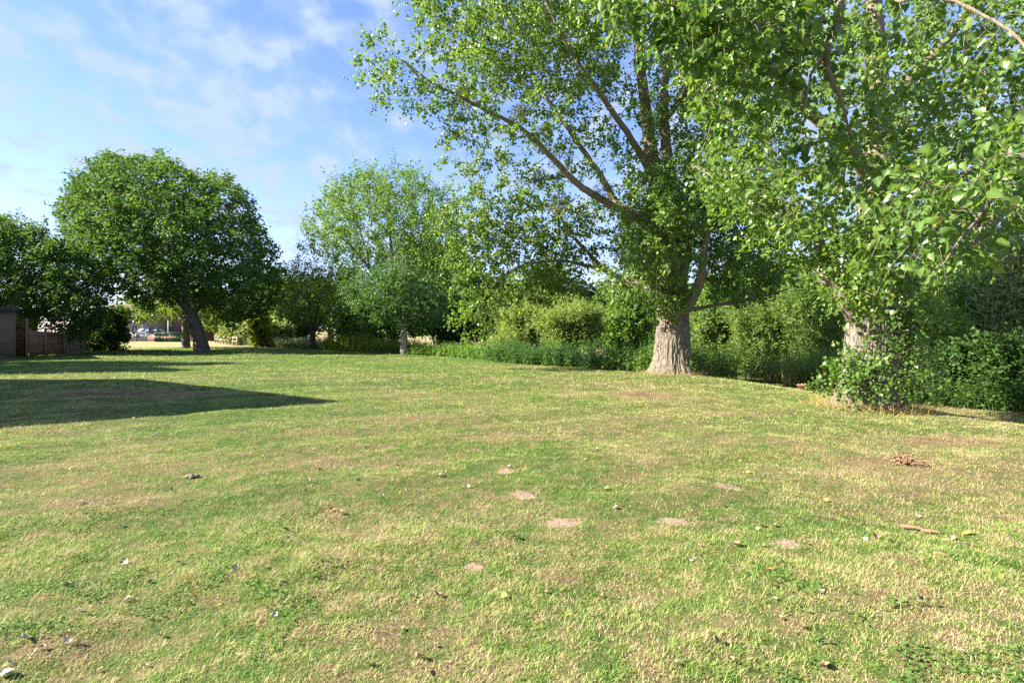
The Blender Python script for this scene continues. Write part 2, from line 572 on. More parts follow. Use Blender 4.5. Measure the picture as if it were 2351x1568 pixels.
# ------------------------------------------------------------------ branching
class Skeleton:
    def __init__(self, seed):
        self.rs = np.random.RandomState(seed)
        self.pos = []
        self.rad = []
        self.mb = MB()

    def limb(self, path, r0, r1, seg=9, sub=5, wob=.04, disp=None, join=True, profile=None, thick=None):
        """smooth limb through the given points"""
        path = np.asarray(path, float)
        n = (len(path) - 1) * sub + 1
        t = np.linspace(0, len(path) - 1, n)
        i = np.clip(np.floor(t).astype(int), 0, len(path) - 2)
        f = (t - i)[:, None]
        p0 = path[np.clip(i - 1, 0, len(path) - 1)]
        p1 = path[i]
        p2 = path[i + 1]
        p3 = path[np.clip(i + 2, 0, len(path) - 1)]
        q = .5 * ((2 * p1) + (p2 - p0) * f + (2 * p0 - 5 * p1 + 4 * p2 - p3) * f ** 2 + (3 * p1 - p0 - 3 * p2 + p3) * f ** 3)
        q[1:] += self.rs.normal(size=(n - 1, 3)) * wob * .5
        u = np.linspace(0, 1, n)
        r = r0 + (r1 - r0) * u ** .85 if profile is None else np.interp(u, profile[0], profile[1])
        self.mb.tube(q, r, seg, disp)
        k = 1 if n > 2 else 0
        self.pos.extend(q[k:])
        self.rad.extend(r[k:])
        return q

    def grow(self, targets, rmin=.008, rk=.016, seg=5, zpen=.9, sag=.12, npt=6, rmax=.5, jit=.05, start=0, minrad=0):
        """join every target to the nearest wood, nearest first; returns tips and their directions"""
        targets = np.asarray(targets, float)
        A = np.array(self.pos)
        R = np.array(self.rad)
        d0 = np.array([np.min(np.linalg.norm(A - t, axis=1)) for t in targets])
        order = np.argsort(d0)
        buf = np.zeros((len(A) + len(targets) * npt, 3))
        rb = np.zeros(len(buf))
        m = len(A)
        buf[:m] = A
        rb[:m] = R
        tips = np.zeros_like(targets)
        dirs = np.zeros_like(targets)
        for k in order:
            t = targets[k]
            dv = t - buf[start:m]
            dist = np.linalg.norm(dv, axis=1)
            cost = dist + zpen * np.maximum(0, -dv[:, 2] + .25 * dist)
            if minrad:
                cost = cost + 100 * (rb[start:m] < minrad)
            j = int(np.argmin(cost)) + start
            a = buf[j]
            ln = np.linalg.norm(t - a)
            if ln < .05:
                tips[k] = t
                dirs[k] = (0, 0, 1)
                continue
            c = (a + t) / 2 + np.array([0, 0, sag * ln]) + self.rs.normal(size=3) * jit * ln
            u = np.linspace(0, 1, npt + 1)[:, None]
            q = (1 - u) ** 2 * a + 2 * u * (1 - u) * c + u ** 2 * t
            q[1:-1] += self.rs.normal(size=(npt - 1, 3)) * jit * ln * .25
            r0 = min(rb[j] * .72, rmin + rk * ln, rmax)
            r0 = max(r0, rmin)
            r = np.linspace(r0, min(rmin, r0), npt + 1)
            self.mb.tube(q, r, seg, cap=False)
            buf[m:m + npt] = q[1:]
            rb[m:m + npt] = r[1:]
            m += npt
            tips[k] = t
            dirs[k] = nrm(q[-1] - q[-2])
        self.pos = list(buf[:m])
        self.rad = list(rb[:m])
        return tips, dirs


def in_poly(pts, poly):
    x, y = pts[:, 0], pts[:, 1]
    poly = np.asarray(poly, float)
    c = np.zeros(len(x), bool)
    j = len(poly) - 1
    for i in range(len(poly)):
        xi, yi = poly[i]
        xj, yj = poly[j]
        cr = ((yi > y) != (yj > y)) & (x < (xj - xi) * (y - yi) / (yj - yi + 1e-12) + xi)
        c ^= cr
        j = i
    return c


def crown_targets(poly, n, depth, thick, rs, shell=.5, even=True):
    """points filling a rounded crown whose outline, seen from the lawn, is poly"""
    poly = np.asarray(poly, float)
    lo, hi = poly.min(0), poly.max(0)
    pts = np.zeros((0, 2))
    while len(pts) < n * 3:
        q = lo + rs.rand(n * 8, 2) * (hi - lo)
        pts = np.vstack([pts, q[in_poly(q, poly)]])
    pts = pts[:n * 3]
    # how deep inside the outline a point lies
    e = np.full(len(pts), 1e9)
    for i in range(len(poly)):
        a = poly[i - 1]
        b = poly[i]
        ab = b - a
        t = np.clip(((pts - a) @ ab) / (ab @ ab + 1e-9), 0, 1)
        e = np.minimum(e, np.linalg.norm(pts - (a + t[:, None] * ab), axis=1))
    r = np.clip(1 - e / e.max(), 0, 1)
    half = thick * np.sqrt(np.clip(1 - r * r, 0.03, 1))
    s = rs.uniform(-1, 1, len(pts))
    s = np.sign(s) * np.abs(s) ** (1 - shell * .75)
    d = depth + half * s
    P3 = np.stack([(pts[:, 0] - CX) / FPX * d, d, EYE - (pts[:, 1] - HY) / FPX * d], 1)
    # keep an evenly spread subset
    if even:
        keep = [0]
        D = np.linalg.norm(P3 - P3[0], axis=1)
        for _ in range(n - 1):
            w = D * (.6 + .4 * rs.rand(len(D)))
            k = int(np.argmax(w))
            keep.append(k)
            D = np.minimum(D, np.linalg.norm(P3 - P3[k], axis=1))
        return P3[keep]
    return P3[:n]


def finish_tree(root, sk, bark, leaves, kind, mat, crown_name='crown', smooth=True, rs=RS):
    off = np.array(root.location)
    me = sk.mb.mesh('trunk', smooth)
    V = np.zeros(len(me.vertices) * 3, np.float32)
    me.vertices.foreach_get('co', V)
    V = (V.reshape(-1, 3) - off).astype(np.float32)
    me.vertices.foreach_set('co', V.ravel())
    link('trunk', me, bark, root)
    if leaves is not None:
        pos, nor, ax, sz, tone = leaves[:5]
        c = leaf_mesh('crown', pos - off, nor, ax, sz, kind, tone, rs)
        link(crown_name, c, mat, root)


def add_leaves(root, name, leaves, kind, mat, rs=RS):
    off = np.array(root.location)
    pos, nor, ax, sz, tone = leaves[:5]
    return link(name, leaf_mesh(name, pos - off, nor, ax, sz, kind, tone, rs), mat, root)


def cat_leaves(*ls):
    return [np.concatenate([l[i] for l in ls]) for i in range(5)]


# ================================================================== THE GROUND
def axis_pts(lo, hi, c, fine, grow=1.14, n0=70):
    out = [c]
    s = fine
    x = c
    k = 0
    while x < hi:
        x += s
        out.append(x)
        k += 1
        if k > n0:
            s *= grow
    s = fine
    x = c
    k = 0
    while x > lo:
        x -= s
        out.insert(0, x)
        k += 1
        if k > n0:
            s *= grow
    return np.array(out)


xs = axis_pts(-420, 420, 0, .09, 1.07, 60)
ys = axis_pts(-60, 700, 5, .09, 1.07, 60)
X, Y = np.meshgrid(xs, ys)
Z = gz(X, Y)
V = np.stack([X.ravel(), Y.ravel(), Z.ravel()], 1)
nx, ny = len(xs), len(ys)
ii, jj = np.meshgrid(np.arange(nx - 1), np.arange(ny - 1))
a = (jj * nx + ii).ravel()
quads = np.stack([a, a + 1, a + nx + 1, a + nx], 1)
ground = link('ground', npmesh('ground', V, np.full(len(quads), 4), quads.ravel(), smooth=True), SOIL)
tag(ground, 'dry summer lawn of mown green and straw turf sloping to the right', 'lawn', kind='structure')

# bare soil
soil_xy = []
for (px, py, rx, ry) in SOIL_SPOTS:
    c = G(px, py)
    soil_xy.append((c[0], c[1], rx, ry))
nt = SOIL.node_tree
bsdf = [n for n in nt.nodes if n.type == 'BSDF_PRINCIPLED'][0]
old = bsdf.inputs['Base Color'].links[0].from_socket
gp = N(nt, 'ShaderNodeNewGeometry').outputs['Position']
dm = None
for (x0, y0, rx, ry) in soil_xy:
    m_ = N(nt, 'ShaderNodeMapping')
    m_.inputs['Location'].default_value = (-x0 / rx, -y0 / ry, 0)
    m_.inputs['Scale'].default_value = (1 / rx, 1 / ry, 0)
    L(nt, gp, m_.inputs['Vector'])
    vl = N(nt, 'ShaderNodeVectorMath', operation='LENGTH')
    L(nt, m_.outputs[0], vl.inputs[0])
    dm = vl.outputs['Value'] if dm is None else mth(nt, 'MINIMUM', dm, vl.outputs['Value'])
wob = noise(nt, gp, 9, 4, .65)
dm = mth(nt, 'ADD', dm, mth(nt, 'MULTIPLY', mth(nt, 'SUBTRACT', wob, .5), 2.6))
msk = N(nt, 'ShaderNodeMapRange')
msk.inputs[1].default_value = 1.15
msk.inputs[2].default_value = .7
L(nt, dm, msk.inputs[0])
earth = ramp(nt, noise(nt, gp, 45, 4, .6), [(.35, (.20, .135, .095)), (.65, (.32, .225, .165))])
L(nt, mixc(nt, msk.outputs[0], old, earth), bsdf.inputs['Base Color'])

# ------------------------------------------------------------------ grass blades
TRUNKS = [(G(1545, 858), 1.0), (G(1990, 938), .95)]


def lawn_blades():
    Vs, Cs, Ls, Rn = [], [], [], []
    nb = 0
    rs = np.random.RandomState(5)

    def zone(y0, y1, dens, h, w, five):
        nonlocal nb
        hw = lambda y: 1.0 * y + .9
        area = (hw(y0) + hw(y1)) * (y1 - y0)
        per = 14
        nt_ = int(area * dens / per)
        ty = np.sqrt(y0 ** 2 + rs.rand(nt_) * (y1 ** 2 - y0 ** 2))
        tx_ = rs.uniform(-1, 1, nt_) * hw(ty)
        tsz = .018 + .035 * rs.rand(nt_) + .004 * w / .004
        n = nt_ * per
        ox = rs.normal(size=n) * np.repeat(tsz, per)
        oy = rs.normal(size=n) * np.repeat(tsz, per)
        loose = rs.rand(n) < .4
        ox[loose] *= 4
        oy[loose] *= 4
        x = np.repeat(tx_, per) + ox
        y = np.repeat(ty, per) + oy
        trnd = np.repeat(rs.rand(nt_), per)
        thgt = np.repeat(.55 + .9 * rs.rand(nt_), per)
        taz = np.arctan2(oy, ox)
        t1 = (x - 4.5) * .986 + (y - 22) * .164
        t2 = (x + 10) * .758 + (y - 45) * .65
        ok = (t1 < 6.6) & (t2 < 5)
        for (cx, cy, rx, ry) in soil_xy:
            q = ((x - cx) / rx) ** 2 + ((y - cy) / ry) ** 2
            ok &= (q > .25 + 1.3 * rs.rand(n) * vnoise(x * 14, y * 14, 12)) | (rs.rand(n) < .06)
        x, y, trnd, thgt, taz = x[ok], y[ok], trnd[ok], thgt[ok], taz[ok]
        n = len(x)
        cl = vnoise(x * 1.6, y * 1.6, 3) * .4 + vnoise(x * 8, y * 8, 4) * .6
        thin = vnoise(x * 2.3 + 9, y * 2.3, 8) * .4 + vnoise(x * 9, y * 9 + 5, 9) * .6
        ok = rs.rand(n) < np.clip(.45 + 1.6 * (thin - .28), .3, 1)
        x, y, cl, trnd, thgt, taz = x[ok], y[ok], cl[ok], trnd[ok], thgt[ok], taz[ok]
        n = len(x)
        z = gz(x, y) - .004
        hh = h * (.35 + 1.1 * cl) * (.6 + .8 * rs.rand(n)) * thgt
        long = rs.rand(n) < .013
        hh[long] *= 3.2
        lay = rs.rand(n) < .36
        lean = np.abs(rs.normal(1.05, .5, n)) + .12
        az = taz + rs.normal(size=n) * .8
        brnd = np.clip(.5 + (trnd - .5) * .75 + rs.normal(size=n) * .17, 0, 1)
        dx, dy = np.cos(az), np.sin(az)
        sx, sy = -dy, dx
        ln = np.clip(np.where(lay | long, 1.2 + .35 * rs.rand(n), lean), 0, 1.52)
        brnd = np.where(lay, brnd * .55, brnd)
        ww = w * (.6 + .8 * rs.rand(n))
        mx, mz = np.sin(ln * .6) * hh * .55, np.cos(ln * .6) * hh * .55
        tx, tz = mx + np.sin(ln) * hh * .5, mz + np.cos(ln) * hh * .5
        B = np.stack([x, y, z], 1)
        D = np.stack([dx, dy, 0 * dx], 1)
        S = np.stack([sx, sy, 0 * sx], 1)
        Zv = np.array([0, 0, 1.])
        bl = B - S * ww[:, None] / 2
        br = B + S * ww[:, None] / 2
        tip = B + D * tx[:, None] + Zv * tz[:, None]
        if five:
            mid = B + D * mx[:, None] + Zv * mz[:, None]
            ml = mid - S * ww[:, None] * .42
            mr = mid + S * ww[:, None] * .42
            V = np.stack([bl, br, mr, ml, tip], 1).reshape(-1, 3)
            lp = (np.arange(n)[:, None] * 5 + np.array([0, 1, 2, 3, 3, 2, 4])[None]).ravel() + nb
            cs = np.tile([4, 3], n)
            Rn.append(np.repeat(brnd, 2))
            nb += 5 * n
        else:
            V = np.stack([bl, br, tip], 1).reshape(-1, 3)
            lp = (np.arange(n)[:, None] * 3 + np.arange(3)[None]).ravel() + nb
            cs = np.full(n, 3)
            Rn.append(brnd)
            nb += 3 * n
        Vs.append(V)
        Ls.append(lp)
        Cs.append(cs)
    zone(1.6, 4.6, 18000, .026, .0027, True)
    zone(4.6, 8.5, 9000, .028, .0042, False)
    zone(8.5, 15, 3400, .030, .0080, False)
    zone(15, 30, 650, .045, .018, False)
    zone(30, 52, 120, .06, .04, False)
    return npmesh('grass', np.vstack(Vs), np.concatenate(Cs), np.concatenate(Ls), {'rnd': np.concatenate(Rn)})


g = link('grass', lawn_blades(), BLADE)
tag(g, 'short dry grass blades covering the lawn', 'grass', kind='stuff')


def clover():
    rs = np.random.RandomState(91)
    n = 160000
    y = 2.0 + 7.5 * rs.rand(n) ** 1.3
    x = rs.uniform(-1, 1, n) * (y + .8)
    p = vnoise(x * .8 + 3, y * .8, 31) * .55 + vnoise(x * 4, y * 4, 32) * .45
    ok = p > .60
    x, y = x[ok], y[ok]
    n = len(x)
    pos = np.stack([x, y, gz(x, y) + .008 + .022 * rs.rand(n)], 1)
    a = rs.rand(n) * 2 * PI
    ax = np.stack([np.cos(a), np.sin(a), .1 + .3 * rs.rand(n)], 1)
    nor = rand_dirs(n, rs) * .5 + np.array([0, 0, 1.])
    tone = vnoise(x * 2, y * 2, 33)
    o = link('clover', leaf_mesh('clover', pos, nor, ax, .018 * (.6 + .9 * rs.rand(n)), 'oval', tone, rs), LM['nettle'])
    tag(o, 'patches of clover and small broad leaves low in the turf', 'clover', kind='stuff')


clover()

# ================================================================== HERO POPLARS
def bark_disp(seed, amp, nth, flare=None):
    def f(th, l, r):
        k = nth
        x = th / (2 * PI) * k
        a = vnoise(x + .9 * math.sin(l * 1.3), l * 2.6 + 0 * x, seed, k)
        b = vnoise(x * 2, l * 6 + 0 * x, seed + 5, k * 2)
        ridge = np.abs(a * 2 - 1) * .7 + np.abs(b * 2 - 1) * .3
        big = .05 * np.sin(3 * th + seed) + .035 * np.sin(5 * th + 2.1 * seed + l * .3)
        out = 1 + big + amp * (ridge - .35)
        if flare:
            w = math.exp(-l / flare[0])
            out = out + w * flare[1] * (np.sin(5 * th + seed) * .5 + np.sin(8 * th + 1.7 * seed) * .3)
        return out
    return f


def poplar_mid():
    """the poplar in the middle distance"""
    base = G(1543, 858)
    d = base[1]
    root = empty('poplar_tree', base)
    tag(root, 'tall airy poplar with a bare ridged trunk and one long limb over the lawn', 'tree', 'the two big poplars')
    rs = np.random.RandomState(21)
    sk = Skeleton(21)
    b0 = base - np.array([0, 0, .15])
    prof = ([0, .04, .08, .13, .2, .3, .6, 1], [1.15, .98, .84, .72, .64, .59, .55, .50])
    t = sk.limb([b0, P(1545, 800, d), P(1546, 740, d), P(1545, 690, d), P(1542, 650, d)], .9, .5, 280, 34, 0.0, bark_disp(3, .12, 72, (.5, .16)), profile=prof)
    W = .02
    sk.limb([P(1543, 690, d), P(1530, 560, d + .2), P(1508, 420, d + .4), P(1492, 330, d + .6), P(1476, 200, d + .8), P(1460, 70, d + 1), P(1440, -120, d + 1.2), P(1425, -330, d + 1.3)], .42, .05, 14, 6, W)
    sk.limb([P(1550, 690, d + .2), P(1570, 560, d + .6), P(1540, 400, d + .5), P(1525, 277, d + .4), P(1530, 150, d + .3), P(1545, 0, d + .3), P(1560, -250, d)], .33, .05, 12, 6, W)
    sk.limb([P(1492, 330, d + .6), P(1480, 240, d + .2), P(1470, 130, d - .4), P(1490, 20, d - .9), P(1500, -150, d - 1.4)], .16, .04, 9, 6, W)
    # sunlit stub-like limb on the right of the trunk
    sk.limb([P(1550, 722, d - .35), P(1575, 706, d - .55), P(1596, 670, d - .7), P(1611, 630, d - .8), P(1618, 560, d - .6), P(1640, 450, d - .2), P(1650, 300, d + .2)], .27, .06, 14, 7, .01)
    sk.limb([P(1575, 712, d + .3), P(1650, 700, d + .8), P(1740, 684, d + 1.2), P(1809, 664, d + 1.5)], .09, .03, 8, 6, W)
    # the long limb over the lawn
    sk.limb([P(1540, 600, d), P(1490, 520, d - .2), P(1450, 497, d - .4), P(1385, 460, d - .7), P(1330, 425, d - .9), P(1270, 365, d - 1.1), P(1205, 302, d - 1.3), P(1140, 265, d - 1.5), P(1055, 222, d - 1.8), P(990, 188, d - 2), P(925, 140, d - 2.1)], .2, .02, 9, 6, .02)
    sk.limb([P(1490, 520, d - .2), P(1420, 470, d + .8), P(1370, 390, d + 1.3), P(1300, 290, d + 1.6), P(1240, 200, d + 1.8), P(1180, 90, d + 2), P(1120, -60, d + 2)], .17, .02, 9, 6, W)
    sk.limb([P(1535, 680, d), P(1460, 650, d + .7), P(1400, 625, d + 1.2), P(1340, 570, d + 1.6), P(1300, 520, d + 1.9), P(1270, 470, d + 2)], .15, .03, 9, 6, W)
    sk.limb([P(1400, 625, d + 1.2), P(1300, 600, d + 1.6), P(1200, 610, d + 1.8), P(1130, 660, d + 1.8), P(1085, 735, d + 1.7)], .08, .015, 7, 6, W)
    sk.limb([P(1508, 420, d + .4), P(1450, 320, d - .8), P(1380, 220, d - 1.8), P(1300, 100, d - 2.6), P(1230, -50, d - 3.2)], .15, .03, 8, 6, W)
    sk.limb([P(1525, 277, d), P(1600, 180, d + 1.5), P(1680, 60, d + 2.5), P(1750, -120, d + 3)], .14, .03, 8, 6, W)
    start = 0
    polys = [
        ([(838, 160), (850, 88), (885, 84), (935, 115), (1000, 150), (1085, 225), (1080, 330), (1000, 285), (940, 245), (865, 225)], 38, d - 2, 1.0),
        ([(925, 0), (1000, -120), (1120, -330), (1700, -380), (1760, 0), (1650, 300), (1600, 400), (1500, 420), (1400, 380), (1250, 420), (1080, 430), (1015, 345), (1055, 235), (1005, 130), (965, 60)], 500, d, 4.2),
        ([(905, 0), (960, 60), (1005, 130), (1060, 235), (1180, 230), (1400, 200), (1440, 0), (1300, -200), (1000, -120)], 190, d, 3.6),
        ([(985, 500), (1060, 425), (1190, 425), (1300, 440), (1440, 505), (1460, 560), (1360, 585), (1330, 660), (1240, 660), (1160, 690), (1100, 765), (1060, 770), (1035, 690), (1030, 600)], 185, d + 1.8, 1.1),
        ([(1440, 430), (1600, 400), (1720, 430), (1800, 560), (1810, 650), (1720, 690), (1640, 690), (1600, 590), (1560, 560), (1530, 640), (1470, 640), (1430, 600)], 260, d + 1.2, 2.6),
        ([(1440, 380), (1560, 350), (1620, 420), (1600, 600), (1560, 650), (1480, 620), (1430, 500)], 60, d - 1.9, .8),
        ([(1560, 60), (1650, 80), (1680, 300), (1600, 400), (1550, 250)], 34, d - 1.4, .8),
        ([(1560, -100), (1800, -100), (1800, 520), (1700, 500), (1600, 330)], 170, d + 1.5, 2.2),
        ([(1380, 600), (1520, 620), (1530, 690), (1500, 715), (1440, 700), (1400, 680)], 16, d - 1.6, .6),
        ([(1510, 640), (1560, 640), (1570, 690), (1545, 735), (1515, 720)], 10, d - .9, .3),
    ]
    L_ = []
    for i, (poly, n, dep, th) in enumerate(polys):
        T = crown_targets(poly, n, dep, th, rs, .35)
        tips, dirs = sk.grow(T, .007, .013, 4, zpen=.35, sag=.05, jit=.07)
        ns, nl = (7, 17) if i not in (0,) else (6, 14)
        L_.append(spray_leaves(tips, dirs, ns, .56, nl, .100, rs, droop=.15, upright=.15, off=.055, spread=1.0))
    # some leaves part-way along the branches
    lv = cat_leaves(*L_)
    finish_tree(root, sk, BARK_POP, lv, 'poplar', LM['poplar'], rs=rs)
    # mistletoe balls in the crown
    for (px, py, dd, r) in [(1060, 222, -1.8, .42), (1290, 372, -1.0, .40), (1385, 440, -.9, .36), (1192, 262, -1.2, .28), (1500, 275, -.2, .55), (1285, 475, -2.4, .32), (1130, 135, 1.5, .35), (1238, 410, -1, .28)]:
        c = P(px, py, d + dd)
        n = 300
        q = rand_dirs(n, rs)
        pos = c + q * (r * (.25 + .85 * rs.rand(n) ** .8))[:, None]
        add_leaves(root, 'mistletoe', (pos, rand_dirs(n, rs), q + .4 * rand_dirs(n, rs), .13 * (.7 + .6 * rs.rand(n)), rs.rand(n)), 'lance', LM['mistletoe'], rs)
    # mossy skirt of dry grass at the foot
    n = 1800
    th = rs.rand(n) * 2 * PI
    rr = .85 + .35 * rs.rand(n)
    pos = np.stack([base[0] + rr * np.cos(th), base[1] + rr * np.sin(th), 0 * th], 1)
    pos[:, 2] = gz(pos[:, 0], pos[:, 1]) - .02
    up = np.stack([np.cos(th) * .4, np.sin(th) * .4, np.ones(n)], 1) + rand_dirs(n, rs) * .35
    o = add_leaves(root, 'dry_grass_skirt', (pos, rand_dirs(n, rs), up, .22 * (.4 + rs.rand(n)), rs.rand(n)), 'stalk', LM['straw'], rs)
    o['kind'] = 'stuff'


def poplar_near():
    """the poplar on the right, its low branches hanging close to the eye"""
    base = G(1990, 935)
    d = base[1]
    root = empty('poplar_tree', base)
    tag(root, 'big poplar with leafy shoots round its foot and low branches hanging close by', 'tree', 'the two big poplars')
    rs = np.random.RandomState(33)
    sk = Skeleton(33)
    b0 = base - np.array([0, 0, .2])
    prof = ([0, .05, .1, .16, .25, .4, .7, 1], [1.05, .88, .74, .63, .54, .48, .44, .41])
    sk.limb([b0, P(1992, 880, d), P(1994, 800, d), P(1996, 730, d), P(2000, 660, d)], .9, .5, 280, 36, 0.0, bark_disp(8, .12, 66, (.45, .14)), profile=prof)
    W = .015
    sk.limb([P(2000, 690, d), P(2006, 560, d), P(2012, 430, d), P(2016, 300, d), P(2014, 150, d), P(2006, 0, d), P(1998, -250, d), P(1990, -600, d)], .40, .07, 24, 9, .01, bark_disp(5, .1, 20))
    sk.limb([P(2035, 740, d + .1), P(2060, 690, d + .1), P(2100, 638, d), P(2146, 606, d), P(2275, 506, d - .1), P(2349, 386, d - .2), P(2420, 250, d - .4), P(2520, 50, d - .5)], .27, .09, 16, 8, .01, bark_disp(6, .08, 16))
    sk.limb([P(1968, 735, d - .1), P(1948, 704, d - .2), P(1925, 660, d - .2), P(1893, 634, d - .1), P(1885, 580, d + .3), P(1860, 520, d + .7), P(1794, 474, d + 1.1), P(1690, 432, d + 1.5), P(1640, 405, d + 1.7), P(1590, 380, d + 2)], .17, .05, 12, 7, .02)
    sk.limb([P(1690, 432, d + 1.5), P(1650, 380, d + 1.5), P(1600, 350, d + 1.6)], .08, .03, 8, 5, .02)
    sk.limb([P(2012, 430, d), P(1940, 330, d - .6), P(1850, 250, d - 1.2), P(1760, 140, d - 1.8), P(1680, 60, d - 2.4), P(1600, -20, d - 3)], .17, .03, 10, 7, .03)
    sk.limb([P(2016, 300, d), P(2090, 180, d + 1), P(2200, 60, d + 1.6), P(2300, -120, d + 2)], .17, .05, 10, 7, .03)
    # limbs that come towards the lawn
    a = sk.limb([P(2006, 0, d), P(1990, -120, d - 1.72), P(1960, -150, d - 3.44), P(1930, -90, d - 4.64), P(1925, 40, d - 5.07), P(1897, 120, d - 5.16), P(1908, 185, d - 5.16), P(1930, 230, d - 5.16), P(1952, 310, d - 5.07)], .12, .010, 9, 7, .01)
    sk.limb([P(1925, 40, d - 5.07), P(1870, 52, d - 5.16), P(1800, 70, d - 5.33), P(1700, 40, d - 5.42), P(1600, 20, d - 5.59), P(1520, 10, d - 5.85)], .04, .010, 8, 7, .01)
    sk.limb([P(1960, -150, d - 3.44), P(2030, -60, d - 4.47), P(2060, 0, d - 4.99), P(2150, -10, d - 5.50), P(2300, 60, d - 6.02), P(2400, 160, d - 6.36)], .028, .012, 8, 7, .01)
    sk.limb([P(1897, 120, d - 5.16), P(1865, 165, d - 5.25), P(1850, 230, d - 5.33), P(1835, 290, d - 5.33)], .026, .007, 7, 6, .008)
    sk.limb([P(2520, 50, d - .5), P(2520, 20, d - 2.58), P(2480, 60, d - 4.30), P(2400, 180, d - 5.68), P(2330, 310, d - 6.36), P(2240, 380, d - 6.71), P(2170, 440, d - 6.88)], .055, .010, 8, 7, .01)
    sk.limb([P(2330, 310, d - 6.36), P(2300, 420, d - 6.88), P(2230, 520, d - 7.22), P(2160, 610, d - 7.48)], .030, .006, 7, 6, .008)
    far = [
        ([(1500, -100), (1900, -400), (2700, -400), (2700, 560), (2360, 590), (2250, 560), (2150, 520), (2050, 560), (1960, 640), (1900, 600), (1850, 540), (1760, 480), (1680, 400), (1620, 250)], 300, d + 1.6, 2.9, .105),
        ([(1600, 330), (1720, 400), (1850, 480), (1950, 560), (1960, 690), (1900, 690), (1860, 600), (1780, 540), (1690, 500), (1640, 440)], 60, d + .6, 1.2, .10),
        ([(1950, 560), (2090, 540), (2060, 690), (2000, 700), (1965, 660)], 26, d - 1.2, .7, .10),
    ]
    near = [
        ([(1372, 0), (1430, -70), (1650, -90), (1900, -80), (1900, 60), (1780, 130), (1640, 150), (1560, 90), (1490, 50)], 110, d - 5.1, 1.0, .095),
        ([(1520, 60), (1640, 90), (1900, 60), (2100, -60), (2420, -60), (2420, 300), (2200, 420), (2000, 440), (1850, 540), (1730, 490), (1660, 370), (1615, 250)], 240, d - 3.3, 2.3, .092),
        ([(1930, 420), (2120, 380), (2420, 240), (2420, 480), (2280, 530), (2120, 545), (2020, 550), (1950, 500)], 62, d - 4.3, 1.6, .080),
        ([(2040, 400), (2130, 370), (2280, 300), (2400, 250), (2380, 440), (2280, 470), (2230, 550), (2185, 610), (2120, 585), (2090, 550), (2070, 490)], 40, d - 6.9, .55, .078),
        ([(1950, 520), (2060, 500), (2110, 550), (2090, 600), (2030, 610), (1965, 570)], 14, d - 3.6, .9, .088),
    ]
    L1 = []
    for (poly, n, dep, th, sz) in far:
        T = crown_targets(poly, n, dep, th, rs, .3)
        tips, dirs = sk.grow(T, .007, .012, 4, zpen=.35, sag=.05, jit=.06)
        L1.append(spray_leaves(tips, dirs, 7, .62, 15, sz * .9, rs, droop=.25, upright=.2, off=.05, spread=1.0))
    L2 = []
    for i, (poly, n, dep, th, sz) in enumerate(near):
        T = crown_targets(poly, n, dep, th, rs, .1)
        tips, dirs = sk.grow(T, .0035, .007, 5, zpen=.1, sag=.0, jit=.09)
        l = spray_leaves(tips, dirs, 4, .34, 8, sz, rs, droop=.55, upright=.15, off=.045, spread=.9, tight=.05)
        L2.append(l)
        b, dd, ln = l[5]
        for q in range(0, len(b)):
            e = b[q] + dd[q] * ln[q]
            m = (b[q] + e) / 2 + np.array([0, 0, .02])
            e = e - np.array([0, 0, .55 * ln[q] ** 2 * .5])
            sk.mb.tube([b[q], m, e], [.0035, .003, .002], 3, cap=False)
    finish_tree(root, sk, BARK_POP_LICHEN, None, None, None)
    add_leaves(root, 'crown', cat_leaves(*L1), 'poplar', LM['poplar'], rs)
    add_leaves(root, 'hanging_branches', cat_leaves(*L2), 'heart', LM['poplar_near'], rs)
    # shoots sprouting from the trunk foot
    sh = Skeleton(5)
    tips, dirs = [], []
    for k in range(155):
        th = rs.uniform(-2.75, .7)
        z0 = rs.uniform(.35, 2.0) if th > -1.2 else rs.uniform(.3, 1.3 if th > -2.0 else .95)
        r0 = .58 if z0 > .5 else .75
        p = base + np.array([math.cos(th) * r0, math.sin(th) * r0, z0])
        ln = rs.uniform(.25, .75) * (1.35 if math.cos(th) > .2 else .8)
        out = np.array([math.cos(th), math.sin(th), rs.uniform(.1, .9)])
        e = p + nrm(out) * ln
        sh.mb.tube([p, (p + e) / 2 + np.array([0, 0, -.03]), e], [.009, .007, .003], 4, cap=False)
        tips.append(p + (e - p) * .6)
        dirs.append(nrm(e - p))
    tips, dirs = np.array(tips), np.array(dirs)
    wood = sh.mb.mesh('shoot_stems')
    V = np.zeros(len(wood.vertices) * 3, np.float32)
    wood.vertices.foreach_get('co', V)
    wood.vertices.foreach_set('co', (V.reshape(-1, 3) - base).astype(np.float32).ravel())
    lv = spray_leaves(tips, dirs, 4, .36, 6, .075, rs, droop=.2, upright=.25, off=.05, spread=.8)
    o = add_leaves(root, 'foot_shoots', lv, 'poplar', LM['poplar_near'], rs)
    o['label'] = 'leafy shoots sprouting from the trunk foot'
    link('shoot_stems', wood, BARK_DARK, root)
    n = 2200
    th = rs.rand(n) * 2 * PI
    rr = .72 + .5 * rs.rand(n) ** 1.5
    pos = np.stack([base[0] + rr * np.cos(th), base[1] + rr * np.sin(th), 0 * th], 1)
    pos[:, 2] = gz(pos[:, 0], pos[:, 1]) - .02
    up = np.stack([np.cos(th) * .5, np.sin(th) * .5, np.ones(n)], 1) + rand_dirs(n, rs) * .5
    o = add_leaves(root, 'dry_grass_skirt', (pos, rand_dirs(n, rs), up, .30 * (.3 + rs.rand(n)), rs.rand(n)), 'stalk', LM['straw'], rs)
    o['kind'] = 'stuff'


poplar_mid()
poplar_near()


